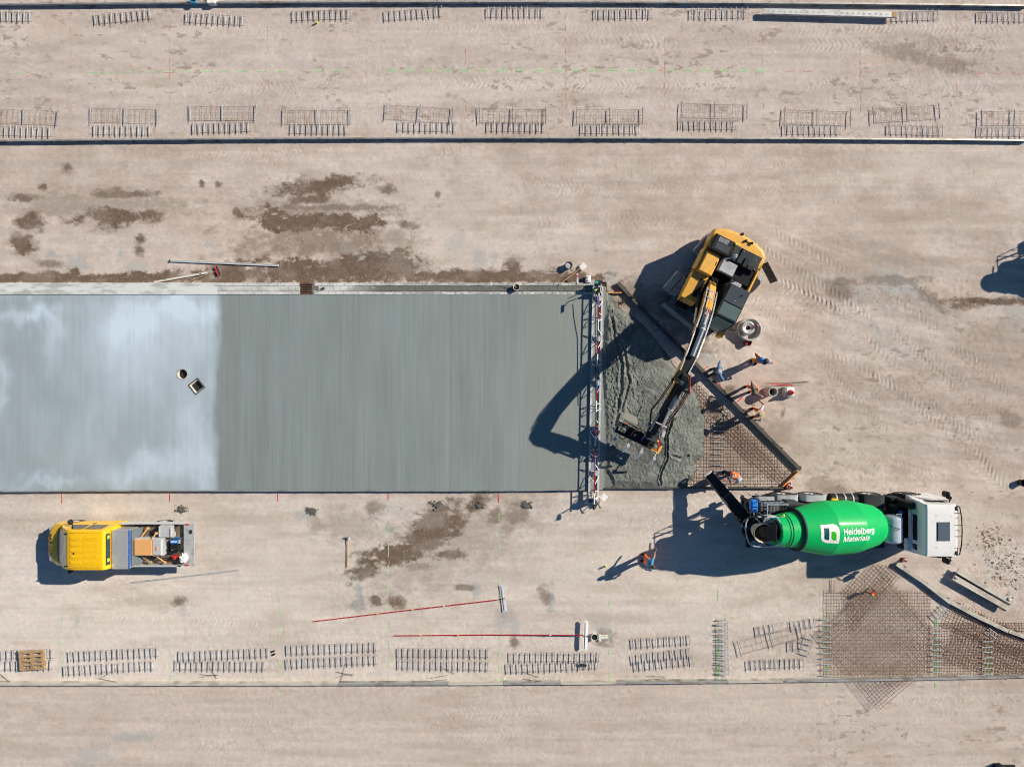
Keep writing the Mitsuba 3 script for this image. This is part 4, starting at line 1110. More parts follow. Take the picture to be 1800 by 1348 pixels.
# undercarriage, turned against the upper body
U = lambda m: rz(m, -12.5)
ex('chassis', U(cat_(bx(-1.75, 1.75, -.42, .42, .5, .92, .05), bx(-.6, .6, -.62, .62, .55, .95, .06), cyl([1.15, -.8, .5], [1.15, .8, .5], .13, 12), cyl([-1.15, -.8, .5], [-1.15, .8, .5], .13, 12), bx(-.75, .75, -1.22, -.65, .5, .85, .04), bx(-.75, .75, .65, 1.22, .5, .85, .04))), charcoal)
ex('slew_ring', mv(lathe([(.0, 0), (.62, 0), (.62, .14), (.0, .14)], 28), [0, 0, .93]), blackmatt)


def tyre(R, r, w, lugs=22):
    pr = [(r, -w / 2), (R * .93, -w / 2), (R * .985, -w * .36), (R * .985, w * .36), (R * .93, w / 2), (r, w / 2), (r, -w / 2)]
    m = [rot(lathe(pr, 32), 90, [1, 0, 0])]
    for i in range(lugs):
        for s in (-1, 1):
            a = (i + (.5 if s > 0 else 0)) * 2 * pi / lugs
            b = rot(box([0, 0, 0], [w * .5, .055, .05], .008), s * 24, [0, 0, 1])
            b = rot(b, 90, [0, 0, 1])
            b = mv(b, [0, s * w * .24, R])
            m.append(rot(b, math.degrees(a), [0, 1, 0]))
    return cat_(m)


def rim(r, w, s):
    m = lathe([(.0001, .02), (.09, .05), (.11, .0), (r * .75, -.03), (r * .97, .03), (r, .03), (r, -.05), (.0001, -.05)], 24)
    return mv(rot(m, -90 * s, [1, 0, 0]), [0, s * w * .36, 0])


TY = tyre(.54, .28, .34)
for i, x in enumerate((1.15, -1.15)):
    for s in (1, -1):
        for y in (1.16, 1.54):
            w = ex('wheel', U(mv(TY, [x, s * y, .52])), dusty_rubber, 40)
            add(f'{w}__rim', U(mv(rim(.28, .31, s), [x, s * y, .52])), yellow_cat, 30, tw=EXT)
# dozer blade and steps at the front
bl = side_prism([(2.18, .12), (2.30, .10), (2.38, .3), (2.36, .55), (2.26, .72), (2.20, .72), (2.27, .5), (2.27, .3)], -1.22, 1.22)
ex('dozer_blade', U(bl), dusty_steel)
for i in range(4):
    ex('blade_step', U(bx(1.62 + i * .145, 1.71 + i * .145, -1.12, .9, .60, .64, .01)), dusty_steel)
ex('blade_arm', U(cat_(bx(1.55, 2.25, -.45, -.33, .45, .58), bx(1.55, 2.25, .33, .45, .45, .58), bx(1.6, 2.2, -1.15, -1.08, .55, .598), bx(1.6, 2.2, .84, .91, .55, .598))), blackmatt)

# upper body
cw = [(-1.02, -1.30), (-1.55, -1.36), (-1.82, -1.36), (-1.98, -1.1), (-2.10, -.7), (-2.16, -.2), (-2.14, .3), (-2.06, .75), (-1.93, 1.12), (-1.72, 1.32), (-1.55, 1.36), (-1.02, 1.36)]
cw_in = [(-1.03, -1.24), (-1.65, -1.26), (-1.66, -.2), (-1.63, .2), (-1.60, 1.2), (-1.03, 1.24)]
cwp = sg.Polygon(cw)
def rounded(poly, z0, z1, r, steps=4):
    ms = []
    pts = []
    for i in range(steps + 1):
        a = pi / 2 * i / steps
        q = poly.buffer(-r * (1 - math.cos(a)) if i else 0, join_style=1)
        z = z1 - r + r * math.sin(a)
        pts += [[x, y, z] for x, y in np.array(q.exterior.coords)[:-1]]
    pts += [[x, y, z0] for x, y in np.array(poly.buffer(-.06).exterior.coords)[:-1]]
    return trimesh.Trimesh(np.array(pts), process=False).convex_hull
ex('counterweight', rounded(cwp, 1.02, 2.22, .14), yellow_cat, 40)
ex('deck', prism([(-1.0, -1.26), (1.62, -1.26), (1.62, 1.24), (-1.0, 1.30)], 1.02, 1.22), blackmatt)
ex('side_panel', bx(-1.0, .12, 1.24, 1.36, 1.20, 2.16, .04), yellow_cat)
ex('side_panel', bx(-1.0, .16, -1.34, -1.22, 1.20, 2.06, .04), yellow_cat)
def beam2(pts, w):
    lo = [(x, z - .05) for x, z in pts]
    return side_prism(pts + lo[::-1], -.29 - w / 2, -.29 + w / 2)


# engine bay covers
bc = ex('hose_bed', cat_(beam2([(.85, 2.62), (2.0, 3.74), (3.35, 4.46)], .44), beam2([(3.35, 4.47), (4.3, 4.86), (5.3, 4.90)], .38)), blackmatt)
h1 = ex('engine_hood', hull(bx(-1.66, -.84, -1.2, -.22, 2.2, 2.23), bx(-1.58, -.9, -1.12, -.30, 2.38, 2.42)), black)
add(f'{h1}__grille', bx(-1.55, -1.33, -1.05, -.5, 2.421, 2.435), blackmatt, tw=EXT)
add(f'{h1}__cover', bx(-1.30, -.95, -1.04, -.36, 2.421, 2.445, .01), slate, tw=EXT)
for i in range(5):
    add(f'{h1}__slat', bx(-1.53 + i * .045, -1.51 + i * .045, -1.02, -.53, 2.436, 2.446), hoodgrey, tw=EXT)
h2 = ex('engine_hood', hull(bx(-1.58, -.84, .15, 1.19, 2.2, 2.22), bx(-1.54, -.88, .2, 1.14, 2.30, 2.33)), charcoal)
add(f'{h2}__intake', hull(bx(-1.2, -.75, .45, .68, 2.331, 2.34), bx(-1.15, -.8, .48, .65, 2.40, 2.42)), black, tw=EXT)
add(f'{h2}__intake', hull(bx(-.98, -.75, .70, 1.0, 2.331, 2.34), bx(-.95, -.8, .72, .96, 2.38, 2.40)), black, tw=EXT)
for q in ((-1.45, .3), (-1.35, .95), (-.95, 1.05)):
    add(f'{h2}__bolt', mv(lathe([(0, 0), (.02, 0), (.02, .012), (0, .012)], 8), [q[0], q[1], 2.331]), hoodgrey, tw=EXT)
ex('engine_hood', bx(-1.58, -.86, -.19, .12, 2.16, 2.27, .02), charcoal)
ex('exhaust_pipe', cat_(mv(lathe([(.05, 0), (.085, 0), (.085, .26), (.06, .28), (.05, .28), (.05, 0)], 18), [-1.02, -.02, 2.27]), sweep([[-1.0, -.08, 2.34], [-.86, -.16, 2.36], [-.78, -.30, 2.30], [-.80, -.38, 2.2]], .035, 8), tube([-1.13, .02, 2.28], [-1.13, .02, 2.42], .04, 8)), chrome)
ex('equipment_cover', cat_(hull(bx(-.77, -.18, -.44, .35, 2.1, 2.12), bx(-.75, -.20, -.36, .32, 2.28, 2.30))), hoodgrey)
ex('equipment_cover', bx(-.12, .20, .38, .92, 2.02, 2.10, .02), hoodgrey)
ex('machine_room', cat_(bx(-.84, -.16, -.5, 1.2, 1.22, 2.05), bx(-.16, .28, .35, 1.18, 1.22, 1.95)), blackmatt)
t1 = ex('fuel_tank', bx(-.82, .21, -1.20, -.53, 1.23, 2.22, .05), yellow_cat, 30)
add(f'{t1}__handle', bx(-.5, -.32, -.60, -.57, 2.222, 2.24), black, tw=EXT)
add(f'{t1}__seam', bx(-.80, .19, -1.19, -1.178, 2.2205, 2.224), black, tw=EXT)
tb = hull(bx(.24, 1.1, -1.32, -.53, 1.22, 1.3), bx(.24, .3, -1.30, -.55, 1.80, 1.92), bx(1.0, 1.5, -1.28, -.55, 1.72, 1.76), bx(1.5, 1.62, -1.3, -.55, 1.25, 1.4))
t2 = ex('tool_box', tb, yellow_cat, 30)
add(f'{t2}__slot', hull(bx(.42, .45, -.86, -.62, 1.87, 1.93), bx(1.25, 1.28, -.86, -.62, 1.78, 1.835)), blackmatt, tw=EXT)
add(f'{t2}__hand_rail', sweep([[.28, -1.22, 1.9], [.28, -1.2, 2.1], [.30, -.7, 2.12], [.30, -.66, 1.92]], .016, 6), black, tw=EXT)
ex('mirror', cat_(tube([.22, -1.3, 1.9], [.30, -1.5, 2.1], .014), bx(.26, .30, -1.62, -1.44, 2.0, 2.28, .01)), black)
ex('work_lamp', cat_(bx(-1.98, -1.88, .1, .2, 2.2, 2.34, .02), tube([-1.9, .15, 2.2], [-1.95, .42, 2.30], .02), bx(-2.0, -1.9, .38, .50, 2.26, 2.36, .02)), black)
ex('rear_camera', bx(-2.2, -2.1, -.18, -.06, 2.16, 2.28, .02), black)
ex('beacon', tube([-1.55, -.22, 2.2], [-1.55, -.22, 2.5], .045, 8), lime)
ex('service_door', plate((-1.58, 1.50), (-1.0, 2.30), .03, 1.25, 2.08), black)
ex('door_hinge', tube([-1.58, 1.34, 1.8], [-1.56, 1.5, 1.8], .02), galv)
ex('front_step', cat_(bx(1.62, 1.86, -1.25, -.62, 1.0, 1.06), tube([1.62, -1.2, 1.05], [1.62, -1.2, 1.9], .015)), black)
ex('swing_frame', cat_(bx(.0, .95, -.52, -.40, 1.22, 1.85), bx(.0, .95, -.16, -.04, 1.22, 1.85)), blackmatt)
for i in range(5):
    y = -.42 + i * .065
    ex('hydraulic_hose', sweep([[-.05, y, 1.6], [.15, y, 2.05], [.5, y, 2.28], [.95, y, 2.55]], .018, 6), black)

# cab
cabp = [(.28, 1.22), (.28, 2.92), (.36, 3.06), (1.72, 3.10), (1.90, 3.0), (2.12, 2.15), (2.2, 1.6), (2.1, 1.22)]
cab = ex('cab', side_prism(cabp, .21, 1.19), charcoal)
add(f'{cab}__roof', bx(.32, 1.14, .24, 1.16, 3.06, 3.125, .02), slate, tw=EXT)
add(f'{cab}__roof', hull(bx(1.17, 1.82, .25, 1.15, 3.06, 3.08), bx(1.2, 1.76, .28, 1.12, 3.11, 3.135)), M('m_roof_hatch', (.085, .135, .135), .25, 0, .6, .8), tw=EXT)
fw = side_prism([(1.905, 3.0), (2.125, 2.15), (2.205, 1.62), (2.215, 1.62), (2.135, 2.16), (1.918, 3.01)], .29, 1.11)
add(f'{cab}__windscreen', fw, teal_glass, tw=EXT)
add(f'{cab}__corner_post', bx(1.95, 2.40, .10, .30, 1.2, 1.9, .03), yellow_cat, tw=EXT)
add(f'{cab}__corner_post', bx(1.95, 2.40, 1.08, 1.30, 1.2, 1.9, .03), yellow_cat, tw=EXT)
add(f'{cab}__side_window', bx(.45, 1.75, 1.185, 1.2, 2.0, 2.9), glass, tw=EXT)
add(f'{cab}__side_window', bx(.45, 1.75, .2, .215, 2.0, 2.9), glass, tw=EXT)
add(f'{cab}__guard_rail', sweep([[2.2, .25, 1.75], [2.32, .4, 1.72], [2.34, .7, 1.72], [2.32, 1.0, 1.72], [2.2, 1.15, 1.75]], .016, 6), black, tw=EXT)
add(f'{cab}__antenna', tube([.6, .9, 3.12], [.6, .9, 3.2], .03, 8), black, tw=EXT)
add(f'{cab}__badge', mv(lathe([(0, 0), (.035, 0), (.035, .006), (0, .006)], 3), [.95, .72, 3.126]), hoodgrey, tw=EXT)
ex('hand_rail', sweep([[.30, 1.3, 1.3], [.35, 1.36, 1.9], [.9, 1.38, 2.1], [1.0, 1.3, 1.5]], .018, 6), lime)
ex('mirror', cat_(sweep([[1.8, 1.2, 2.2], [1.95, 1.42, 2.35], [1.95, 1.45, 2.1]], .014, 6), bx(1.92, 1.97, 1.36, 1.54, 1.9, 2.3, .01)), black)
ex('hose_loop', sweep([[-.1, .55, 2.1], [.05, .35, 2.32], [.30, .15, 2.3], [.45, -.05, 2.0]], .028, 7), black)
ex('hose_loop', sweep([[-.55, .75, 2.36], [-.2, .55, 2.5], [.1, .3, 2.35]], .014, 6), black)

# boom: two box sections, ram, pipes
def beam(pts, hts, y, w, ch=None):
    """A box beam through (u, z) points with depths hts, w wide."""
    top, bot = [], []
    p = np.asarray(pts, float)
    t = np.gradient(p, axis=0)
    t /= np.linalg.norm(t, axis=1, keepdims=True)
    nrm = np.column_stack([-t[:, 1], t[:, 0]])
    h = np.asarray(hts)[:, None] / 2
    return side_prism(list(map(tuple, p + nrm * h)) + list(map(tuple, (p - nrm * h)[::-1])), y - w / 2, y + w / 2)


BY = -.29
bm = ex('boom', beam([(.45, 1.75), (.9, 2.3), (2.0, 3.3), (3.4, 4.1)], [.40, .62, .74, .62], BY, .30), yellow_cat, 30)
b2 = ex('boom_head', beam([(3.3, 4.05), (4.3, 4.5), (5.5, 4.62)], [.56, .62, .42], BY, .28), yellow_cat, 30)
ex('boom_side_plate', cat_(beam([(3.2, 4.0), (3.6, 4.2)], [.5, .5], BY - .17, .03), beam([(3.2, 4.0), (3.6, 4.2)], [.5, .5], BY + .17, .03)), charcoal)
for y in (-.13, -.07, -.01, .05, .11):
    ex('pipe', sweep([[.85, BY + y, 2.68], [1.5, BY + y, 3.31], [2.2, BY + y, 3.91], [3.0, BY + y, 4.34]], .017, 7), chrome if abs(y) < .09 else cyl_blue)
for y in (-.19, .19, -.215, .215):
    ex('pipe', sweep([[.8, BY + y * 1.2, 2.6], [1.6, BY + y * 1.2, 3.37], [2.3, BY + y * 1.2, 3.92], [3.3, BY + y * 1.2, 4.45], [4.2, BY + y * 1.15, 4.86], [5.0, BY + y * .9, 4.95]], .015, 7), chrome if y > 0 else galv)
for u, z in ((.95, 2.80), (1.35, 3.19)):
    ex('pipe_clamp', box([u, BY, z], [.05, .50, .05], .01), galv)
ex('boom_ram', cat_(tube([.75, BY - .30, 1.5], [1.9, BY - .30, 2.75], .075, 14), tube([.75, BY + .30, 1.5], [1.9, BY + .30, 2.75], .075, 14)), charcoal)
ex('boom_ram_rod', cat_(tube([1.9, BY - .30, 2.75], [2.7, BY - .28, 3.6], .045, 12), tube([1.9, BY + .30, 2.75], [2.7, BY + .28, 3.6], .045, 12), tube([2.7, BY - .3, 3.6], [2.7, BY + .3, 3.6], .05, 10)), chrome)
ex('adjust_ram', cat_(tube([2.9, BY, 4.44], [4.3, BY, 5.0], .105, 18), tube([2.82, BY, 4.41], [2.95, BY, 4.46], .12, 16)), cyl_blue, 40)
ex('adjust_ram_rod', tube([2.2, BY, 4.02], [2.9, BY, 4.44], .055, 12), chrome)
ex('ram_collar', tube([2.96, BY, 4.46], [3.03, BY, 4.49], .125, 16), galv)
for y, c in ((-.06, orange), (.06, yellow_cat)):
    ex('boom_stripe', sweep([[1.3, BY + y * .8, 3.15], [2.0, BY + y * .8, 3.80], [2.4, BY + y * .8, 4.03]], .016, 5), c)
# elbow and dipper stick, folded down towards the concrete
ex_plain = ex
def ex(part, mesh, mat, smooth=False, **k):
    if part in ('stick', 'stick_ram', 'stick_ram_rod', 'ram_collar', 'stick_side_plate', 'link_rod', 'hydraulic_hose', 'quick_hitch', 'hitch_pin', 'valve_block'):
        v = mesh.vertices.copy()
        v[:, 1] += .17 * np.clip(v[:, 0] - 5.3, 0, 2.6)      # the stick stands slightly askew
        mesh = trimesh.Trimesh(v, mesh.faces, process=False)
    return ex_plain(part, mesh, mat, smooth, **k)

ex('elbow_plate', cat_(beam([(4.6, 4.55), (5.6, 4.62)], [.5, .42], BY - .18, .035), beam([(4.6, 4.55), (5.6, 4.62)], [.5, .42], BY + .18, .035)), yellow_cat)
ex('elbow_pin', tube([5.45, BY - .26, 4.6], [5.45, BY + .26, 4.6], .07, 14), blackmatt)
ex('stick', beam([(5.05, 4.95), (5.5, 4.6), (6.5, 3.45), (7.75, 2.15)], [.36, .62, .52, .34], BY + .12, .26), blackmatt, 30)
ex('stick_ram', tube([5.35, BY + .08, 4.95], [6.55, BY + .2, 3.85], .10, 18), cyl_blue, 40)
ex('stick_ram_rod', tube([6.55, BY + .2, 3.85], [7.35, BY + .27, 3.05], .05, 12), chrome)
ex('ram_collar', tube([6.5, BY + .195, 3.90], [6.56, BY + .2, 3.84], .115, 16), galv)
ex('stick_side_plate', cat_(beam([(5.1, 4.8), (6.2, 3.75)], [.16, .16], BY - .09, .03), beam([(5.1, 4.8), (6.2, 3.75)], [.16, .16], BY + .30, .03)), yellow_cat)
ex('link_rod', cat_(tube([6.9, BY - .02, 3.1], [7.75, BY - .02, 2.3], .035, 8), tube([6.9, BY + .38, 3.1], [7.75, BY + .40, 2.3], .035, 8), tube([7.3, BY - .05, 3.0], [7.3, BY + .5, 3.0], .04, 8)), galv)
for i, (y, mt) in enumerate(((-.32, black), (-.26, black), (.50, black), (.44, black), (.56, red))):
    s = -1 if y < 0 else 1
    ex('hydraulic_hose', sweep([[5.0, BY + y * .6, 4.8], [5.6, BY + y, 4.75], [6.3, BY + y + s * .04, 3.9], [6.9, BY + y + s * .10, 3.0 - .1 * i], [7.5, BY + y * .7 + .1, 2.2]], .022, 7), mt)
# quick hitch, rotator and vibrator bar
ex('quick_hitch', cat_(bx(7.55, 8.15, -.35, .22, 1.75, 2.1, .04), bx(7.65, 8.05, -.28, .15, 1.55, 1.76, .03)), charcoal)
ex('hitch_pin', cat_(tube([7.7, -.42, 2.05], [7.7, .30, 2.05], .05, 10), tube([8.0, -.42, 1.95], [8.0, .30, 1.95], .05, 10)), yellow_cat)
ex('valve_block', bx(7.35, 7.6, -.5, -.32, 1.95, 2.25, .02), galv)
ex('valve_block', bx(7.45, 7.75, .25, .42, 2.0, 2.2, .02), galv)
vb = ex('vibrator_bar', cat_(bx(7.95, 8.12, -1.2, 1.1, 1.35, 1.55, .02), bx(8.36, 8.5, -1.2, -.1, 1.35, 1.5, .02), bx(7.95, 8.5, -1.2, -1.1, 1.36, 1.53)), charcoal)
ex('bar_frame', cat_(bx(8.36, 8.5, -.09, 1.1, 1.35, 1.5, .02), bx(7.95, 8.5, 1.0, 1.1, 1.36, 1.54), bx(8.12, 8.36, .35, .45, 1.4, 1.56)), yellow_cat)
ex('bar_cover', bx(8.0, 8.46, -.75, .70, 1.50, 1.58, .01), black)
ex('bar_end_plate', cat_(hull(bx(7.42, 7.45, -1.15, -.55, 1.5, 1.52), bx(7.74, 7.78, -1.2, -.40, 1.72, 1.75))), M('m_muddy_plate', (.19, .19, .175), .8))
for i in range(8):
    y = -1.0 + i * .27
    ex('bar_hose', sweep([[7.9, y * .3 - .1, 1.9], [7.85, y * .8, 1.85 + .1 * (i % 3)], [8.1, y, 1.75], [8.4, y + .05 * (i % 2), 1.5]], .022, 6), (black, blackmatt, red, black, purple)[i % 5])
for q in ((7.9, -.9, 1.62), (8.25, .45, 1.62), (8.2, -.3, 1.62), (8.1, .85, 1.6), (8.3, -.85, 1.57)):
    ex('valve', mv(box([0, 0, 0], [.12, .09, .10], .02), q), rng.choice([galv, orange, yellow_cat, red]))
for i, y in enumerate((-1.05, -.38, .30, .98)):
    a = ex('poker_arm', cat_(tube([8.45, y, 1.5], [8.86, y, 1.62], .028, 8), bx(8.72, 8.88, y - .08, y + .08, 1.56, 1.68, .02)), galv)
    ex('vibrator_poker', sweep([[8.86, y, 1.60], [8.94, y + .01, 1.48], [9.14, y + .02, 1.16], [9.17, y + .02, 1.11]], [.034, .055, .055, .034], 10), white, 40)
ex('guide_ring', cat_(sweep([[8.5 + .16 * math.cos(t), -.72 + .16 * math.sin(t), 1.1 + .02 * math.cos(t)] for t in np.arange(12) * pi / 6], .022, 6, closed=True)), black)

# ---------------------------------------------------------------- concrete mixer truck, nose to the right
TR = thing('mixer_truck', 'green and white concrete mixer truck with its chute over the rebar triangle', 'concrete mixer truck')
YC = -6.5
def tr(part, mesh, mat, smooth=False, **k):
    return add(f'{TR}__{part}', mesh, mat, smooth, **k)


def ty(dy0, dy1):
    return YC + dy0, YC + dy1


def tb_(x0, x1, d0, d1, z0, z1, ch=0.0):
    return bx(x0, x1, YC + d0, YC + d1, z0, z1, ch)


tr('chassis', cat_(tb_(11.3, 19.7, -.48, -.34, .85, 1.12), tb_(11.3, 19.7, .34, .48, .85, 1.12), *[tb_(x, x + .14, -.34, .34, .9, 1.05) for x in (11.4, 12.6, 13.8, 15, 16.2, 17.4, 18.6)]), blackmatt)
TW = tyre(.52, .29, .30, 26)
for ax, dual in ((18.95, 0), (17.1, 0), (14.35, 1), (13.0, 1)):
    for s in (1, -1):
        for y in ((1.08,) if not dual else (1.08, .74)):
            w = tr('wheel', mv(TW, [ax, YC + s * y, .52]), rubber, 40)
            add(f'{w}__rim', mv(rim(.29, .30, s), [ax, YC + s * y, .52]), galv, 30)
    tr('axle', cyl([ax, YC - 1.0, .52], [ax, YC + 1.0, .52], .09, 10), blackmatt)
# mudguards
def guard(x0, x1, s, zt, inner):
    pr = [(x0, .75), (x0 + .18, zt - .05), (x0 + .34, zt), (x1 - .34, zt), (x1 - .18, zt - .05), (x1, .75), (x1 - .03, .75), (x1 - .2, zt - .08), (x1 - .35, zt - .03), (x0 + .35, zt - .03), (x0 + .2, zt - .08), (x0 + .03, .75)]
    return side_prism(pr, YC + s * 1.24, YC + s * inner)
for s in (1, -1):
    tr('mudguard', guard(12.35, 13.66, s, 1.14, .93), hoodgrey, 25)
    tr('mudguard', guard(13.69, 15.0, s, 1.14, .93), hoodgrey, 25)
    tr('mudguard', guard(16.45, 17.75, s, 1.16, .60), charcoal, 25)
tr('side_tank', cat_(cyl([15.1, YC + 1.0, .85], [16.35, YC + 1.0, .85], .28, 20)), black, 40)
for x in (15.35, 15.75, 16.12):
    tr('tank_strap', mv(rot(lathe([(.281, -.03), (.292, -.03), (.292, .03), (.281, .03), (.281, -.03)], 24), 90, [0, 1, 0]), [x, YC + 1.0, .85]), galv)
tr('side_tank', cat_(cyl([15.1, YC - 1.0, .85], [16.3, YC - 1.0, .85], .28, 20)), black, 40)
tr('tool_case', tb_(15.0, 15.32, .72, 1.1, 1.16, 1.3, .03), yellow_van)
tr('air_tank', cat_(cyl([15.5, YC + .62, 1.2], [16.3, YC + .62, 1.2], .12, 14), cyl([16.0, YC + .5, 1.45], [16.4, YC + .5, 1.45], .09, 12)), black, 40)
tr('pump_unit', cat_(tb_(15.9, 16.0, .45, .62, 1.3, 1.5, .02), tb_(16.6, 16.9, .42, .7, 1.2, 1.5, .05), cyl([16.9, YC + .35, 1.5], [17.15, YC + .35, 1.3], .12, 14)), galv)
tr('battery_box', tb_(17.8, 18.3, .65, 1.15, .7, 1.25, .03), black)
tr('filter_drum', cat_(mv(lathe([(.001, 0), (.11, 0), (.11, .5), (.001, .52)], 16), [17.85, YC + .75, 1.1]), mv(lathe([(.001, 0), (.09, 0), (.09, .4), (.001, .42)], 16), [18.1, YC + .82, 1.2])), charcoal, 40)
tr('coolant_cap', mv(lathe([(.001, 0), (.09, 0), (.09, .1), (.001, .12)], 14), [18.05, YC + .52, 1.55]), sky_blue)
tr('gearbox_cover', tb_(16.6, 18.3, -.5, .5, .9, 1.35, .04), blackmatt)
tr('side_guard', cat_(tb_(15.2, 16.3, -1.22, -1.16, .5, .62), tb_(15.2, 16.3, 1.18, 1.23, .45, .55)), galv)

# cab
X0 = 18.34
prof = [(0, 1.78), (0, 2.55), (-.03, 2.9), (-.02, 3.04), (.04, 3.11), (1.30, 3.14), (1.42, 3.05), (1.66, 2.1), (1.74, 1.35), (1.74, .5), (1.1, .45), (1.0, .8), (.95, 1.02), (.45, 1.05), (.2, 1.15), (.18, 1.76)]
tr('engine_block', tb_(17.75, 18.50, -.95, .75, .85, 1.58, .05), blackmatt)
cm = side_prism([(X0 + a, z) for a, z in prof], -1.25, 1.25, 10)
v = cm.vertices.copy()
zt = np.clip((v[:, 2] - 1.9) / 1.2, 0, 1)
v[:, 1] *= 1 - .085 * zt
v[:, 0] -= .10 * np.clip((np.abs(v[:, 1]) - .6) / .6, 0, 1) ** 2 * np.clip((v[:, 0] - X0 - .9) / .6, 0, 1)
v[:, 1] += YC
v[:, 2] -= .035 * np.clip((np.abs(v[:, 1] - YC) - .95) / .2, 0, 1) * (v[:, 2] > 2.9)
cm.vertices = v
cab = tr('cab', cm, white, 28)
add(f'{cab}__roof_hatch', tb_(18.80, 19.34, -.43, .35, 3.135, 3.165, .05), M('m_hatch_glass', (.09, .12, .16), .15, 0, .6, .8))
add(f'{cab}__hatch_frame', tb_(18.78, 19.36, -.46, .38, 3.115, 3.150, .02), charcoal)
wsx = [(1.435, 3.0), (1.645, 2.14), (1.66, 2.145), (1.45, 3.005)]
wm = side_prism([(X0 + a, z) for a, z in wsx], YC - 1.02, YC + 1.02)
add(f'{cab}__windscreen', wm, glass)
for s in (1, -1):
    add(f'{cab}__door_window', rot(tb_(X0 + .45, X0 + 1.3, s * 1.19, s * 1.205, 2.05, 2.75), -s * 5.5, [1, 0, 0], [X0, YC + s * 1.2, 2.05]), glass)
    add(f'{cab}__door_seam', tb_(X0 + .38, X0 + .40, s * 1.245, s * 1.256, .9, 2.05), blackmatt)
    add(f'{cab}__step', tb_(X0 + .35, X0 + .95, s * 1.1, s * 1.27, .55, .62), charcoal)
    add(f'{cab}__wheel_arch', side_prism([(X0 + a, z) for a, z in [(.0, .8), (.1, 1.1), (.4, 1.22), (.8, 1.2), (1.02, 1.02), (1.05, .8), (1.0, .8), (.95, 1.0), (.75, 1.14), (.4, 1.16), (.15, 1.05), (.05, .8)]], YC + s * 1.0, YC + s * 1.29), charcoal)
    add(f'{cab}__corner_lamp', tb_(19.58, 19.70, s * .98 - .09, s * .98 + .09, 3.08, 3.17, .03), charcoal)
add(f'{cab}__rear_window', tb_(X0 - .012, X0 + .004, -.62, .55, 2.08, 2.42), glass)
add(f'{cab}__rear_window', tb_(X0 - .012, X0 + .004, -1.05, -.78, 2.08, 2.40), glass)
add(f'{cab}__rear_ledge', tb_(X0 - .07, X0 - .013, -1.12, .82, 1.80, 2.02, .02), white)
add(f'{cab}__air_deflector', tb_(X0 - .22, X0 - .02, -1.2, -.62, 1.7, 1.99, .05), white)
add(f'{cab}__air_intake', cat_(tb_(X0 - .30, X0 - .02, .78, 1.12, 1.1, 2.35, .05)), black)
add(f'{cab}__light_bar', sweep([[19.68, YC - 1.1, 3.06], [19.79, YC - 1.05, 3.12], [19.85, YC - .6, 3.16], [19.87, YC, 3.17], [19.85, YC + .6, 3.16], [19.79, YC + 1.05, 3.12], [19.68, YC + 1.1, 3.06]], .025, 8), black)
for d in (-.78, -.25, .25, .78):
    add(f'{cab}__bar_bracket', tube([19.55, YC + d, 3.14], [19.86, YC + d, 3.16], .014, 6), black)
for d in (.02, .58, ):
    add(f'{cab}__horn', tube([19.62, YC + d, 3.155], [19.72, YC + d, 3.165], .016, 8), charcoal)
for q in ((18.75, .65), (19.4, .65), (18.75, -.75), (19.4, -.75)):
    add(f'{cab}__roof_bolt', mv(lathe([(0, 0), (.018, 0), (.018, .01), (0, .01)], 8), [q[0], YC + q[1], 3.13]), charcoal)
for x in (18.7, 18.95, 19.25):
    pass
for s in (1, -1):
    y = YC + s * 1.2
    mk = add(f'{cab}__mirror', cat_(box([19.62, y + s * .30, 2.45], [.16, .26, .44], .05), sweep([[19.5, y, 2.85], [19.62, y + s * .2, 2.8], [19.62, y + s * .3, 2.65]], .025, 6)), black)
    add(f'{cab}__mirror', cat_(box([19.82, y + s * .12, 2.35], [.22, .12, .18], .04), tube([19.6, y, 2.7], [19.8, y + s * .12, 2.45], .02)), black)
add(f'{cab}__mirror', cat_(box([19.26, YC - 1.28, 2.5], [.26, .14, .2], .05)), black)
add(f'{cab}__grille', tb_(20.075, 20.095, -.9, .9, .75, 1.35), charcoal)
add(f'{cab}__bumper', tb_(19.95, 20.12, -1.2, 1.2, .42, .74, .05), white)
add(f'{cab}__wiper', tube([19.93, YC - .4, 2.2], [19.96, YC + .3, 2.15], .014, 6), black)
# things on the left side of the cab that show beside the roof
add(f'{cab}__side_marker', tb_(18.9, 19.0, 1.26, 1.29, 1.1, 1.16), orange)
add(f'{cab}__sun_blind', tb_(19.35, 19.62, 1.16, 1.19, 2.45, 2.55), orange)

# water tank
wt = tr('water_tank', mv(rot(lathe([(.001, -.64), (.20, -.64), (.34, -.60), (.40, -.52), (.405, -.5), (.405, .5), (.40, .52), (.34, .60), (.20, .64), (.001, .64)], 32), 90, [1, 0, 0]), [17.40, YC - .14, 2.12]), tank_grey, 40)
for d in (-.3, .05, .4):
    add(f'{wt}__weld_band', mv(rot(lathe([(.404, -.012), (.411, -.012), (.411, .012), (.404, .012), (.404, -.012)], 32), 90, [1, 0, 0]), [17.40, YC - .14 + d, 2.12]), hoodgrey, 40)
add(f'{wt}__bracket', sweep([[17.32, YC + .46, 2.5], [17.32, YC + .62, 2.56], [17.54, YC + .60, 2.56], [17.54, YC + .46, 2.5]], .018, 6), galv)
add(f'{wt}__hose', sweep([[16.98, YC + .12, 2.2], [17.2, YC + .02, 2.56], [17.5, YC - .05, 2.535], [17.3, YC - .12, 2.54]], .014, 6), black)
tr('tank_stand', cat_(tb_(17.1, 17.5, -.5, -.4, 1.1, 1.75), tb_(17.1, 17.5, .3, .4, 1.1, 1.75)), blackmatt)

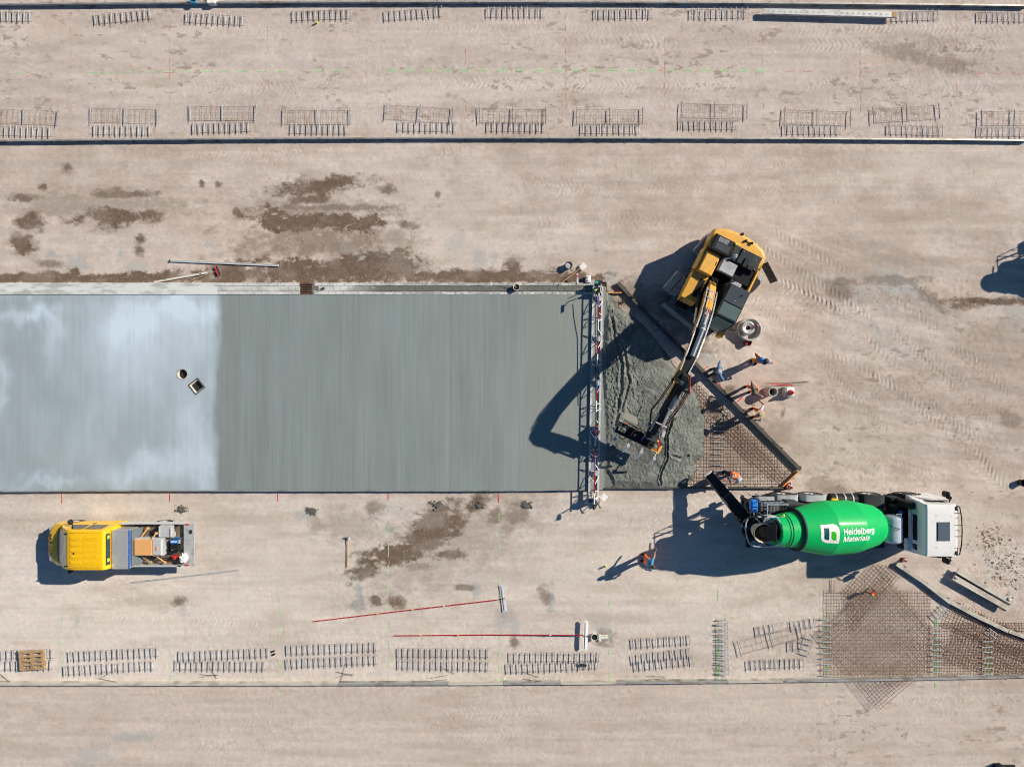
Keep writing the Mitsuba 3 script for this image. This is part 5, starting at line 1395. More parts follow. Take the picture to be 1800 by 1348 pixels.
# drum
F_, R_ = np.array([16.75, YC, 1.95]), np.array([11.85, YC, 3.03])
AX = (R_ - F_) / np.linalg.norm(R_ - F_)
LD = np.linalg.norm(R_ - F_)
DP = [(-.06, .001), (-.06, .48), (-.02, .68), (.08, .80), (.30, .93), (1.46, 1.19), (2.86, 1.205), (4.28, .90), (4.29, .83), (4.32, .79), (4.90, .735), (4.93, .70), (5.26, .66), (5.26, .45), (5.1, .44), (5.1, .001)]
dz = np.array([0, 0, 1.0]) - AX * AX[2]
dz /= np.linalg.norm(dz)
dy = np.cross(dz, AX)
if dy[1] < 0:
    dy = -dy
def drum_pt(s, phi, r):
    """Distance s from the front, angle phi from the crest towards the left side."""
    return F_ + np.outer(s, AX) + (np.cos(phi) * r)[:, None] * dz + (np.sin(phi) * r)[:, None] * dy
def drum_r(s):
    q = DP[:-5]
    return np.interp(s, [a for a, _ in q], [b for _, b in q])
n = 72
ph = np.arange(n) * 2 * pi / n
vs = np.vstack([drum_pt(np.full(n, s), ph, np.full(n, r)) for s, r in DP])
fs = []
for i in range(len(DP) - 1):
    for j in range(n):
        a, b, c, d = i * n + j, i * n + (j + 1) % n, (i + 1) * n + (j + 1) % n, (i + 1) * n + j
        fs += [[a, b, c], [a, c, d]]
dm = trimesh.Trimesh(vs, fs, process=False)
dm.merge_vertices()
dm.fix_normals()
drum = tr('drum', dm, green, 12)
def ring(s, r0, r1, w, mat, name):
    pts = [(s - w, r0), (s - w, r1), (s + w, r1), (s + w, r0), (s - w, r0)]
    vv = np.vstack([drum_pt(np.full(n, a), ph, np.full(n, b)) for a, b in pts])
    ff = []
    for i in range(4):
        for j in range(n):
            a, b, c, d = i * n + j, i * n + (j + 1) % n, (i + 1) * n + (j + 1) % n, (i + 1) * n + j
            ff += [[a, b, c], [a, c, d]]
    add(f'{drum}__{name}', trimesh.Trimesh(vv, ff, process=False), mat, 40)
ring(4.29, .80, .955, .035, charcoal, 'roller_ring')
ring(4.80, .74, .755, .02, blackmatt, 'neck_ring')
add(f'{drum}__mouth', trimesh.Trimesh(drum_pt(np.full(n, 5.255), ph, np.full(n, .45)), [[0, i, i + 1] for i in range(1, n - 1)], process=False), manhole_black)


def wrap(mesh, s_at, phi_at, sx, lift, step=.06):
    """Lays flat lettering (reading along +x of the site) on the drum; text x runs towards the front."""
    v, f = trimesh.remesh.subdivide_to_size(mesh.vertices * [sx, 1, 1], mesh.faces, step, max_iter=8)
    s = s_at - v[:, 0]
    r = drum_r(s)
    return trimesh.Trimesh(drum_pt(s, phi_at + v[:, 1] / 1.15, r + lift + v[:, 2]), f, process=False)


t1_ = text_on('Heidelberg', .25)
w1 = t1_.bounds[1][0]
add(f'{drum}__lettering', wrap(t1_, 2.71, -.05, 1.63 / w1, .004), txt_white, label='white lettering Heidelberg')
t2_ = text_on('Materials', .225)
v = t2_.vertices.copy()
v[:, 0] += v[:, 1] * .16
t2_.vertices = v
w2 = t2_.bounds[1][0]
add(f'{drum}__lettering', wrap(t2_, 2.72, -.31, 1.40 / w2, .004), txt_white, label='white lettering Materials')


def rounded_leaf(x0, x1, y0, y1, r, corners):
    p = sg.box(x0, y0, x1, y1)
    for cx, cy, sx_, sy_ in corners:
        sq = sg.box(min(cx, cx - sx_ * r), min(cy, cy - sy_ * r), max(cx, cx - sx_ * r), max(cy, cy - sy_ * r))
        p = p.difference(sq).union(sg.Point(cx - sx_ * r, cy - sy_ * r).buffer(r, 24).intersection(sq))
    return p
L0 = rounded_leaf(0, .83, 0, .86, .30, [(.83, .86, 1, 1), (0, 0, -1, -1)])
L1 = rounded_leaf(.14, .365, .15, .70, .14, [(.14, .15, -1, -1)])
L2 = rounded_leaf(.46, .69, .15, .54, .15, [(.69, .54, 1, 1), (.46, .15, -1, -1)])
for pl, mt, lf, nm in ((L0, txt_white, .002, 'emblem'), (L1, logo_teal, .0075, 'emblem_bar'), (L2, logo_green, .0075, 'emblem_leaf')):
    m = trimesh.creation.extrude_polygon(pl, .004, engine='earcut')
    add(f'{drum}__{nm}', wrap(m, 3.68, -.385, .96, lf, .08), mt)

def smooth_path(pts, n=5):
    from scipy.interpolate import CubicSpline
    p = np.asarray(pts, float)
    return CubicSpline(np.arange(len(p)), p)(np.linspace(0, len(p) - 1, (len(p) - 1) * n + 1))


# rear frame, hopper, platform, chute
tr('drum_stand', cat_(tube([12.3, YC - .8, 1.1], [12.55, YC - .55, 2.2], .07), tube([12.3, YC + .8, 1.1], [12.55, YC + .55, 2.2], .07), tb_(12.2, 12.7, -.85, .85, 1.12, 1.3), tube([11.4, YC - .7, 1.1], [11.5, YC - .75, 2.9], .05), tube([11.4, YC + .7, 1.1], [11.5, YC + .75, 2.9], .05), tb_(16.55, 16.95, -.5, .5, 1.1, 1.75, .05)), charcoal)
hc = [11.0, YC - .06, 0]
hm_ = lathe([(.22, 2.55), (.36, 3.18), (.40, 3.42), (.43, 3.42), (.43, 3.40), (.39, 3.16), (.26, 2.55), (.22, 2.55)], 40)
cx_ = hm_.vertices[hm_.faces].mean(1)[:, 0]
pale_ = trimesh.Trimesh(hm_.vertices, hm_.faces[cx_ < -.02], process=False)  # left half takes a pale colour for the sunlit inner wall
dark_ = trimesh.Trimesh(hm_.vertices, hm_.faces[cx_ >= -.02], process=False)  # right half takes a dark colour for the shaded inside
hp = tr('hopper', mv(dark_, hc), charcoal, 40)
add(f'{hp}__lining', mv(pale_, hc), cream, 40)  # cream paints in the sunlight on this half of the hopper
add(f'{hp}__feed_cover', hull(bx(11.50, 11.56, YC - .40, YC + .36, 3.1, 3.55), bx(11.12, 11.16, YC - .30, YC + .22, 3.05, 3.36)), black)
add(f'{hp}__throat', mv(lathe([(.001, 2.9), (.31, 2.9), (.31, 2.88)], 24), hc), manhole_black)
add(f'{hp}__rubber_apron', mv(rot(side_prism([(-.02, 2.93), (.30, 3.40), (.36, 3.40), (.34, 2.92)], -.22, .24), 0, [0, 0, 1]), hc), black)
add(f'{hp}__rim', mv(sweep([[.43 * math.cos(t), .43 * math.sin(t), 3.42] for t in np.arange(28) * 2 * pi / 28], .018, 6, closed=True), hc), charcoal)
tr('hopper_frame', sweep(smooth_path([[11.62, YC + .60, 3.35], [11.75, YC + .2, 3.60], [11.76, YC - .3, 3.55], [11.6, YC - .62, 3.3], [11.25, YC - .72, 3.05], [10.7, YC - .70, 3.0], [10.5, YC - .45, 2.9], [10.42, YC, 2.85], [10.5, YC + .45, 2.9]]), .032, 8), tank_grey, 40)
tr('collector_funnel', mv(lathe([(.25, 1.9), (.50, 2.6), (.55, 2.62), (.28, 1.88), (.25, 1.9)], 28), [10.85, YC, 0]), charcoal, 40)
tr('rear_lamp_bar', cat_(tb_(11.10, 11.30, -1.26, .6, .85, 1.05, .02)), black)
tr('rear_frame', cat_(tb_(11.1, 11.5, -.9, .9, .9, 1.15, .03), tube([10.6, YC - .7, 2.9], [11.3, YC - .75, 1.1], .04), tube([10.6, YC + .7, 2.9], [11.3, YC + .75, 1.1], .04), tb_(10.9, 11.0, .6, 1.2, .8, 1.0)), charcoal)
tr('bumper_post', cat_(tb_(10.93, 11.05, .95, 1.1, .6, 2.2, .02)), black)
tr('post_cap', tb_(10.93, 11.06, .95, 1.11, 2.202, 2.26, .02), lime)
tr('canister', tb_(10.87, 11.20, .64, 1.20, 1.95, 2.32, .06), sky_blue)
tr('canister_cap', mv(lathe([(.001, 0), (.045, 0), (.045, .05), (.001, .05)], 12), [11.05, YC + .76, 2.32]), black)
tr('water_hose', sweep([[11.0, YC + .64, 2.2], [10.95, YC + .45, 2.5], [11.1, YC + .28, 2.85], [11.3, YC + .35, 3.0]], .025, 7), tank_grey)
pf = tr('platform', cat_(tb_(11.25, 12.15, .66, 1.16, 2.30, 2.34), tb_(11.25, 12.15, .64, .67, 2.26, 2.36), tb_(11.25, 12.15, 1.15, 1.18, 2.26, 2.36)), charcoal)
for i in range(6):
    add(f'{pf}__tread', tb_(11.3 + i * .14, 11.38 + i * .14, .7, 1.12, 2.341, 2.35), frame_grey)
tr('platform_rail', cat_(sweep([[11.22, YC + .62, 2.3], [11.22, YC + .62, 3.3], [12.15, YC + .62, 3.3], [12.15, YC + .62, 2.3]], .022, 7), sweep([[11.22, YC + 1.18, 2.3], [11.22, YC + 1.18, 3.3], [12.15, YC + 1.18, 3.3], [12.15, YC + 1.18, 2.3]], .022, 7), tube([11.22, YC + .62, 3.3], [11.22, YC + 1.18, 3.3], .022, 7), tube([11.22, YC + .62, 2.8], [12.15, YC + .62, 2.8], .018, 6), tube([11.22, YC + 1.18, 2.8], [12.15, YC + 1.18, 2.8], .018, 6)), tank_grey, 40)
ld = tr('ladder', cat_(tube([11.3, YC + 1.22, .6], [11.3, YC + 1.2, 2.3], .02), tube([11.65, YC + 1.22, .6], [11.65, YC + 1.2, 2.3], .02), *[tube([11.3, YC + 1.21, z], [11.65, YC + 1.21, z], .015) for z in np.arange(.7, 2.3, .28)]), galv)
tr('seat_plate', mv(lathe([(.001, 0), (.17, 0), (.18, .02), (.001, .02)], 24), [11.33, YC + .42, 3.05]), galv)
tr('hopper_lever', cat_(tube([11.45, YC + .3, 3.1], [11.62, YC + .55, 3.15], .02), tube([11.55, YC + .25, 3.1], [11.72, YC + .5, 3.15], .02), tube([11.4, YC + .62, 3.15], [12.1, YC + .66, 3.2], .03)), white)
tr('control_case', cat_(tb_(12.2, 12.55, .70, 1.15, 1.9, 2.15, .03)), black)
for i in range(5):
    tr('cooler_rib', tb_(12.22 + i * .07, 12.25 + i * .07, .68, 1.17, 2.151, 2.2), charcoal)
tr('exhaust_muffler', cat_(cyl([12.6, YC + .93, 1.55], [13.1, YC + .90, 1.5], .20, 18), sweep([[13.1, YC + .9, 1.5], [13.4, YC + .87, 1.48], [13.8, YC + .85, 1.48]], [.2, .10, .06], 14)), charcoal, 40)
tr('roof_lamp', mv(lathe([(.001, 0), (.05, 0), (.05, .1), (.001, .12)], 12), [11.92, YC + .72, 3.28]), lime)
tr('deck_box', cat_(hull(tb_(11.3, 12.2, 1.0, 1.24, 1.5, 1.52), tb_(11.45, 12.15, 1.02, 1.22, 1.7, 1.72))), hoodgrey)
tr('chute_reel', mv(rot(lathe([(.12, -.03), (.16, -.03), (.16, .03), (.12, .03), (.12, -.03)], 20), 80, [1, 0, 0]), [11.35, YC + 1.26, 1.5]), black)
tr('side_shelf', tb_(11.75, 13.2, -1.22, -.75, 1.1, 1.16, .01), tank_grey)
tr('mud_flap', tb_(12.25, 12.29, -1.2, -.6, .35, 1.0), rubber)
tr('mud_flap', tb_(12.25, 12.29, .6, 1.2, .35, 1.0), rubber)
# chute: an open steel trough
ca, cb = np.array([10.88, YC + .05, 2.02]), W(1244, 833, .92)
dc = (cb - ca) / np.linalg.norm(cb - ca)
sd = np.cross(dc, [0, 0, 1])
sd /= np.linalg.norm(sd)
upv = np.cross(sd, dc)
def trough(p, q, r0, r1, z_off=0.0):
    vs, fs = [], []
    for e, (c, r) in enumerate(((p, r0), (q, r1))):
        for rr in (r, r - .012):
            for t in np.linspace(-1.75, 1.75, 15):
                vs.append(c + sd * math.sin(t) * rr + upv * (-math.cos(t) * rr + z_off))
    for layer in (0, 15):
        for i in range(14):
            a, b = layer + i, layer + i + 1
            c, d = b + 30, a + 30
            fs += [[a, b, c], [a, c, d]]
    for i in (0, 14):
        fs += [[i, i + 15, i + 45], [i, i + 45, i + 30]]
    return trimesh.Trimesh(np.array(vs), fs, process=False)
mid = ca + (cb - ca) * .55
tr('chute', trough(ca, mid + dc * .1, .27, .25, .05), charcoal, 30)
tr('chute', trough(mid, cb, .245, .215, .0), charcoal, 30)
tr('chute_rim', cat_(*[tube(ca + sd * s * .275 + upv * .1, mid + sd * s * .262 + upv * .1, .018) for s in (1, -1)], *[tube(mid + sd * s * .25 + upv * .06, cb + sd * s * .225 + upv * .05, .016) for s in (1, -1)]), black)
for t in (.12, .3, .7):
    p = ca + (cb - ca) * t - upv * .02 + sd * .29
    tr('chute_handle', mv(rz(box([0, 0, .06], [.36, .05, .06], .01), math.degrees(math.atan2(dc[1], dc[0]))), p), cream)
tr('chute_end_lip', mv(rz(box([0, 0, 0], [.12, .46, .05], .02), math.degrees(math.atan2(dc[1], dc[0]))), cb + upv * .06), galv)
tr('chute_brace', cat_(tube(mid + sd * .26 + upv * .1, mid - sd * .26 + upv * .1, .016), tube([11.1, YC, 1.2], ca + dc * .9 - upv * .22, .04)), black)

# the next mixer truck waits to the right, outside the photo; its shadow reaches into it
T2 = thing('mixer_truck', 'second mixer truck waiting beyond the right edge, seen by its long shadow', 'concrete mixer truck')
shift = mi.ScalarTransform4f().translate([16.75, 13.5, 0])
for key in [q for q in scene if q.startswith('mixer_truck__')]:
    if '__chute' in key:
        continue
    scene[T2 + key[len('mixer_truck'):]] = {**scene[key], 'to_world': shift}

# ---------------------------------------------------------------- yellow double cab pickup, nose to the left
VN = thing('pickup_truck', 'yellow double cab pickup with an open loaded bed on the left', 'pickup truck')
VX, VY = -22.05, -7.60
def vt(part, mesh, mat, smooth=False, **k):
    return add(f'{VN}__{part}', mv(mesh, [VX, VY, 0]), mat, smooth, **k)


def warp(m):
    v = m.vertices.copy()
    zt = np.clip((v[:, 2] - 1.15) / 1.1, 0, 1)
    ay = np.abs(v[:, 1])
    v[:, 1] *= 1 - .105 * zt
    nose = np.clip((1.1 - v[:, 0]) / 1.1, 0, 1)
    v[:, 0] += .32 * np.clip((ay - .25) / .75, 0, 1) ** 2.2 * nose
    v[:, 1] *= 1 - .06 * nose
    v[:, 2] -= .05 * np.clip((ay - .70) / .3, 0, 1) ** 2 * (v[:, 2] > 1.0)
    m.vertices = v
    return m


body = [(.05, .35), (.0, .55), (.02, .85), (.12, 1.02), (.30, 1.12), (.84, 1.29), (1.22, 1.72), (1.68, 2.13), (1.84, 2.20), (2.2, 2.25), (3.2, 2.26), (3.40, 2.22), (3.47, 2.12), (3.51, 1.3), (3.51, .4)]
vb_ = vt('body', warp(side_prism(body, -1.0, 1.0, 14)), yellow_van, 24)
def vs_(part, mesh, mat, smooth=False):
    return add(f'{vb_}__{part}', mv(mesh, [VX, VY, 0]), mat, smooth)
ws = [(.90, 1.35), (1.24, 1.735), (1.66, 2.11), (1.65, 2.125), (1.23, 1.75), (.88, 1.365)]
m = side_prism(ws, -.84, .84, 12)
vs_('windscreen', mv(warp(m), [-.012, 0, .018]), M('m_windscreen', (.30, .33, .32), .25, 0, .6, .6), 30)
m = side_prism([(.74, 1.265), (.80, 1.285), (.93, 1.385), (.92, 1.40), (.79, 1.302), (.73, 1.28)], -.86, .86, 12)
vs_('cowl', mv(warp(m), [-.012, 0, .012]), black, 30)
vs_('wiper', cat_(tube([1.0, -.55, 1.41], [1.16, .1, 1.60], .014), tube([1.02, .15, 1.42], [1.18, .7, 1.6], .014)), black)
for i in range(5):
    vs_('roof_rib', bx(1.95, 2.45, -.62 + i * .28, -.48 + i * .28, 2.235, 2.262, .012), yellow_van)
    vs_('roof_rib', bx(2.55, 3.2, -.62 + i * .28, -.48 + i * .28, 2.24, 2.270, .012), yellow_van)
for y in (-.80, .80):
    vs_('roof_rail', bx(1.9, 3.3, y - .012, y + .012, 2.17, 2.245, .01), M('m_van_yellow_dark', (.52, .29, .01), .5) if y < 0 else 'm_van_yellow_dark')
vs_('antenna', cat_(tube([2.1, -.12, 2.25], [2.22, -.12, 2.33], .016), mv(lathe([(.0, 0), (.035, 0), (.02, .04), (0, .05)], 10), [2.1, -.12, 2.25])), black)
for s in (1, -1):
    for a, b in ((1.4, 2.25), (2.38, 3.15)):
        q = rot(bx(a, b, s * .985, s * .992, 1.30, 1.92), -0.0, [1, 0, 0])
        v = q.vertices.copy()
        v[:, 1] = np.sign(v[:, 1]) * (np.abs(v[:, 1]) * (1 - .105 * np.clip((v[:, 2] - 1.15) / 1.1, 0, 1)) + .008)
        v[:, 0] = np.where((v[:, 2] > 1.6) & (v[:, 0] < 2), v[:, 0] + .42, v[:, 0])
        q.vertices = v
        vs_('side_window', q, glass)
    vs_('mirror', cat_(box([1.42, s * 1.13, 1.42], [.14, .24, .26], .05), tube([1.5, s * .95, 1.35], [1.42, s * 1.08, 1.4], .03)), black)
    vs_('door_handle', bx(2.3, 2.48, s * 1.0, s * 1.02, 1.12, 1.16), blackmatt)
    vs_('head_lamp', mv(hull(box([.16, s * .70, .86], [.2, .22, .1], .03), box([.34, s * .80, .98], [.2, .1, .06], .02)), [.0, 0, 0]), chrome)
    vs_('corner_clip', bx(1.62, 1.76, s * .74 - .03, s * .74 + .03, 2.14, 2.19), black)
m = bx(3.50, 3.515, -.72, .72, 1.80, 2.10)
vs_('rear_window', rot(m, 3, [0, -1, 0], [3.5, 0, 1.80]), glass)
for y in (.55, -.5):
    vs_('headrest', box([3.505, y, 1.95], [.03, .16, .14], .01), lime)
vs_('bumper', mv(warp(side_prism([(-.03, .4), (-.04, .68), (.08, .74), (.1, .4)], -.98, .98, 12)), [-.02, 0, 0]), charcoal, 30)
# lettering on the bonnet, read from the front; red and white hatching on the nose
tx = text_on('BERGER', .165)
w_ = tx.bounds[1][0]
v = tx.vertices.copy()
P0, P1 = np.array([.42, 1.165]), np.array([.90, 1.30])
yy = .52 - v[:, 0] / w_ * 1.04
xx = .16 + v[:, 1]
zz = np.interp(xx, [0, .12, .30, .95], [.9, 1.02, 1.12, 1.30])
nose = np.clip((1.1 - xx) / 1.1, 0, 1)
ay = np.abs(yy)
v = np.column_stack([xx + .32 * np.clip((ay - .25) / .75, 0, 1) ** 2.2 * nose, yy, zz + .006 + v[:, 2]])
vs_('lettering', trimesh.Trimesh(v, tx.faces, process=False), black)
for i in range(9):
    y0 = -.56 + i * .125
    pts_ = []
    for (yy, xx) in ((y0, .02), (y0 + .09, .02), (y0 + .14, .11), (y0 + .05, .11)):
        nose = (1.1 - xx) / 1.1
        pts_.append([xx + .32 * np.clip((abs(yy) - .25) / .75, 0, 1) ** 2.2 * nose - .012, yy, np.interp(xx, [0, .02, .12], [.8, .87, 1.03])])
    vs_('warning_stripe', trimesh.Trimesh(pts_, [[0, 1, 2], [0, 2, 3]], process=False), red if i % 2 else txt_white)
TV = tyre(.36, .21, .24, 18)
for x in (.95, 5.2):
    for s in (1, -1):
        w = vt('wheel', mv(TV, [x + .05, s * .84, .36]), rubber, 40)
        add(f'{w}__rim', mv(rim(.21, .24, s), [VX + x + .05, VY + s * .84, .36]), galv, 30)
vt('chassis', cat_(bx(.6, 6.4, -.4, -.3, .42, .6), bx(.6, 6.4, .3, .4, .42, .6), bx(3.9, 6.5, -.3, .3, .5, .56)), blackmatt)
# bed
bed_mat = M('m_bed_floor', worn((.13, .10, .075), (.24, .20, .16), 4), .9)
bd = vt('bed_floor', bx(3.56, 6.55, -.96, .96, .80, .86), bed_mat)
vt('bed_side', bx(3.56, 6.54, .98, 1.02, .80, 1.22, .01), alu)
vt('bed_side', bx(3.56, 6.54, -1.02, -.98, .80, 1.22, .01), alu)
vt('tail_gate', bx(6.55, 7.06, -1.01, 1.01, 1.06, 1.10, .01), galv)
vt('tail_gate_latch', bx(6.82, 6.96, .52, .70, 1.10, 1.125, .01), charcoal)
for y in (.95, -.95):
    vt('tail_lamp', bx(6.62, 6.8, y - .03, y + .03, 1.10, 1.13), red)
vt('bed_corner', cat_(bx(6.42, 6.5, .93, .98, 1.22, 1.32), bx(6.42, 6.5, -.98, -.93, 1.22, 1.32)), charcoal)
tp = M('m_tread_plate', (.56, .58, .62), .4, .6)
bxk = vt('tool_chest', bx(3.54, 4.30, -.98, .82, .87, 1.75, .01), tp)
studs = []
for i in range(9):
    for j in range(24):
        studs.append(rz(box([0, 0, 0], [.045, .018, .007]), 45 if (i + j) % 2 else -45, (0, 0, 0)))
        studs[-1].apply_translation([3.60 + i * .08, -.93 + j * .073, 1.753])
add(f'{bxk}__tread', mv(cat_(studs), [VX, VY, 0]), alu, kind='stuff')
add(f'{bxk}__edge_strip', mv(bx(4.302, 4.36, -.98, .82, 1.69, 1.753), [VX, VY, 0]), blue)
for i in range(9):
    add(f'{bxk}__edge_mark', mv(bx(4.305, 4.345, -.9 + i * .19, -.84 + i * .19, 1.7535, 1.757), [VX, VY, 0]), (red, purple)[i % 2])
vt('chest_flap', hull(bx(4.37, 4.38, -.90, .80, 1.5, 1.6), bx(4.60, 4.62, -.84, .84, 1.10, 1.14)), M('m_flap', (.13, .16, .19), .5))
# load
def load(name, lab, cat, parts):
    k = thing(name, lab, cat)
    for nm, m, mt in parts:
        add(f'{k}__{nm}', mv(m, [VX, VY, 0]), mt, 30)
    return k
load('grit_box', 'grey plastic bin with a weathered orange lid in the pickup bed', 'bin', [('body', hull(bx(4.74, 5.72, -.40, .36, .88, .9), bx(4.42, 5.78, -.44, .40, 1.42, 1.46)), grey_plastic), ('lid', hull(bx(4.46, 5.30, -.42, .34, 1.462, 1.50), bx(4.50, 5.28, -.38, .31, 1.56, 1.58)), orange_lid), ('lid_end', hull(bx(5.32, 5.76, -.42, .36, 1.462, 1.48), bx(5.34, 5.70, -.36, .32, 1.53, 1.55)), grey_plastic), ('latch', bx(5.48, 5.53, -.18, .02, 1.55, 1.58, .01), orange)])
load('wheelbarrow', 'grey wheelbarrow tub lying in the far corner of the pickup bed', 'wheelbarrow', [('tub', hull(bx(5.55, 6.10, .42, .92, 1.38, 1.40), bx(5.48, 6.05, .46, .96, .95, 1.0)), grey_plastic), ('lip', cat_(bx(5.54, 5.59, .44, .94, 1.40, 1.44, .01), bx(6.06, 6.11, .42, .84, 1.40, 1.44, .01)), hoodgrey), ('tub_end', hull(bx(5.8, 6.2, .40, .60, 1.28, 1.32), bx(5.8, 6.16, .42, .60, 1.05, 1.06)), grey_plastic)])
gt = text_on('mun', .10)
gt.vertices = gt.vertices @ np.array([[-1, 0, 0], [0, -1, 0], [0, 0, 1.0]])
load('generator', 'blue and black generator with white lettering in the pickup bed', 'generator', [('case', bx(6.08, 6.42, .10, .32, .95, 1.42, .03), blue), ('print', mv(gt, [6.38, .25, 1.42]), txt_white), ('engine', cat_(bx(6.06, 6.46, -.28, .06, .9, 1.34, .03), cyl([6.1, -.1, 1.38], [6.4, -.1, 1.38], .06, 12), bx(6.46, 6.52, -.2, .3, 1.0, 1.3, .02)), black), ('frame', cat_(sweep([[6.02, -.32, .9], [6.02, -.32, 1.46], [6.55, -.32, 1.46], [6.55, -.32, .9]], .018), sweep([[6.02, .36, .9], [6.02, .36, 1.46], [6.55, .36, 1.46], [6.55, .36, .9]], .018)), charcoal), ('carburettor', cat_(bx(6.12, 6.2, -.18, -.08, 1.341, 1.40), bx(6.24, 6.32, -.16, -.08, 1.341, 1.40), bx(6.44, 6.50, .12, .3, 1.301, 1.42)), galv)])
load('plastic_sack', 'crumpled white plastic sack at the tailgate of the pickup', 'sack', [('sack', trimesh.Trimesh(*(lambda s: (s.vertices * (1 + .8 * (meshkit.noise(s.vertices * 3.2, 4) - .5)[:, None]) * [.18, .20, .15] + [6.62, -.60, 1.24], s.faces))(trimesh.creation.icosphere(3))), white)])
load('petrol_can', 'red petrol can in the pickup bed beside the white sack', 'petrol can', [('can', bx(6.02, 6.24, -.68, -.50, .88, 1.2, .03), red), ('cap', tube([6.1, -.6, 1.2], [6.1, -.6, 1.27], .035, 10), black)])
load('work_lamp', 'small yellow lamp lying between petrol can and white sack', 'lamp', [('lamp', mv(trimesh.creation.icosphere(2, .07), [6.36, -.53, 1.05]), lime)])
for nm, lab, a, b, mt in (('shovel', 'orange handled shovel in the pickup bed leaning by the tool chest', (4.62, .30, 1.45), (4.92, .80, 1.2), orange_lid), ('shovel', 'short orange handle beside the wheelbarrow tub in the pickup', (5.28, .36, 1.55), (5.42, .60, 1.42), orange_lid), ('broom', 'orange handle lying along the near side of the pickup bed', (5.35, -.46, 1.35), (5.7, -.82, 1.15), orange_lid), ('shovel', 'brown handle lying across the near corner of the pickup bed', (4.66, -.50, 1.3), (4.98, -.82, 1.1), plank_wood), ('hoe', 'thin dark handle along the near side of the pickup bed', (5.2, -.76, 1.0), (6.3, -.66, .98), darkrod)):
    load(nm, lab, nm, [('handle', tube(a, b, .027, 8), mt), ('grip', cat_(box(np.array(b), [.13, .12, .05], .015)), mt if nm != 'hoe' else black)])
load('hand_tamper', 'black power tool with grey parts on the pickup bed floor', 'power tool', [('body', cat_(bx(5.02, 5.4, -.62, -.5, .9, 1.15, .03), cyl([5.1, -.56, 1.2], [5.35, -.5, 1.2], .05, 10)), black), ('grip', bx(5.3, 5.42, -.66, -.58, 1.1, 1.2, .02), galv)])

# ---------------------------------------------------------------- truss screed across the slab
SC = thing('truss_screed', 'long vibrating truss screed with red and white ridge pipe spanning the slab', 'screed')
def sc(part, mesh, mat, smooth=False, **k):
    return add(f'{SC}__{part}', mesh, mat, smooth, **k)
ZB, ZR = SZ + .03, .80
y_top, y_bot = W(0, 503, ZB)[1], W(0, 884, ZB)[1]
def sx(y):     # the screed stands slightly askew
    t = (y_top - y) / (y_top - y_bot)
    return 4.11 - .22 * t
for o, mt in ((-.17, galv), (.26, galv)):
    a, b = np.array([sx(y_top) + o, y_top, ZB]), np.array([sx(y_bot) + o, y_bot, ZB])
    sc('blade', cat_(plate(a, b, .11, ZB - .028, ZB - .01), plate(a + [-.045, 0, 0], b + [-.045, 0, 0], .012, ZB - .0095, ZB + .09)), mt)
segs = np.linspace(0, 1, 20)
cols = [white, purple, red_pole, white, cyl_blue, red_pole, white, cyl_blue, blue, red_pole, white, cyl_blue, red_pole, white, red_pole, purple, red_pole, red_pole, white]
ra, rb = np.array([sx(y_top) + .04, y_top, ZR]), np.array([sx(y_bot) + .02, y_bot, ZR])
for i in range(19):
    p, q = ra + (rb - ra) * segs[i], ra + (rb - ra) * (segs[i + 1] - .002)
    sc('ridge_pipe', tube(p, q, .03, 8), cols[i], 40)
def yat(py):
    return W(0, py, .5)[1]
for i, py in enumerate((524, 558, 595, 637, 673, 715, 754, 795, 832, 868)):
    y = yat(py)
    x = sx(y)
    if i % 2:
        d, e, w = .20, .10, .19
    else:
        d, e, w = .48, .16, .19
    for s in (-1, 1):
        for o in (-.17, .26):
            sc('brace', sweep([[x + .03, y + s * d, ZR - .02], [x + o * (.95 if i % 2 else 1), y + s * e, ZR - .30 if i % 2 else ZR - .36], [x + o, y + s * e * .6, ZB + .03]], .020, 7), white if i not in (4, 7) else tank_grey, 40)
    sc('cross_bar', cat_(tube([x - .17, y - e * .6, ZB + .05], [x + .26, y - e * .6, ZB + .05], .016), tube([x - .17, y + e * .6, ZB + .05], [x + .26, y + e * .6, ZB + .05], .016)), galv)
    if i % 2 == 0:
        sc('vibrator_plate', box([x + .04, y, ZB + .12], [.30, .26, .05], .01), hoodgrey)
        sc('vibrator', cat_(cyl([x + .04, y - .1, ZB + .20], [x + .04, y + .1, ZB + .20], .055, 12)), galv)
sc('air_hose', sweep([[sx(yat(515)) - .05, yat(515), 1.1], [sx(yat(540)) - .12, yat(540), 1.0], [sx(yat(580)) - .1, yat(580), .86], [sx(yat(650)) - .05, yat(650), .86], [sx(yat(700)) - .02, yat(700), .84]], .018, 6), black)
# end stations
y = yat(512)
x = sx(y)
sc('winch', cat_(cyl([x - .1, y - .02, .62], [x + .16, y - .02, .62], .11, 16), box([x + .03, y + .1, .5], [.30, .12, .3], .02)), charcoal)
sc('winch', cat_(cyl([x - .05, y + .22, .5], [x + .15, y + .22, .5], .09, 14)), galv)
sc('engine', cat_(box([x - .02, y + .32, .75], [.3, .2, .26], .04), box([x + .05, y + .46, .60], [.36, .10, .12], .02)), charcoal)
sc('engine_cover', cat_(box([x - .10, y + .36, .90], [.14, .14, .08], .02)), M('m_turquoise', (.03, .35, .36), .5))
sc('handle_bar', cat_(sweep([[x, y + .1, .6], [x - .05, y + .14, 1.3], [x - .02, y - .1, 1.55]], .02, 7), tube([x - .02, y - .25, 1.55], [x - .02, y + .05, 1.55], .022, 7), sweep([[x + .05, y + .3, .7], [x + .02, y + .34, 1.35]], .018, 6)), black)
sc('handle_plate', box([x - .02, y - .05, 1.5], [.12, .34, .04], .01), galv)
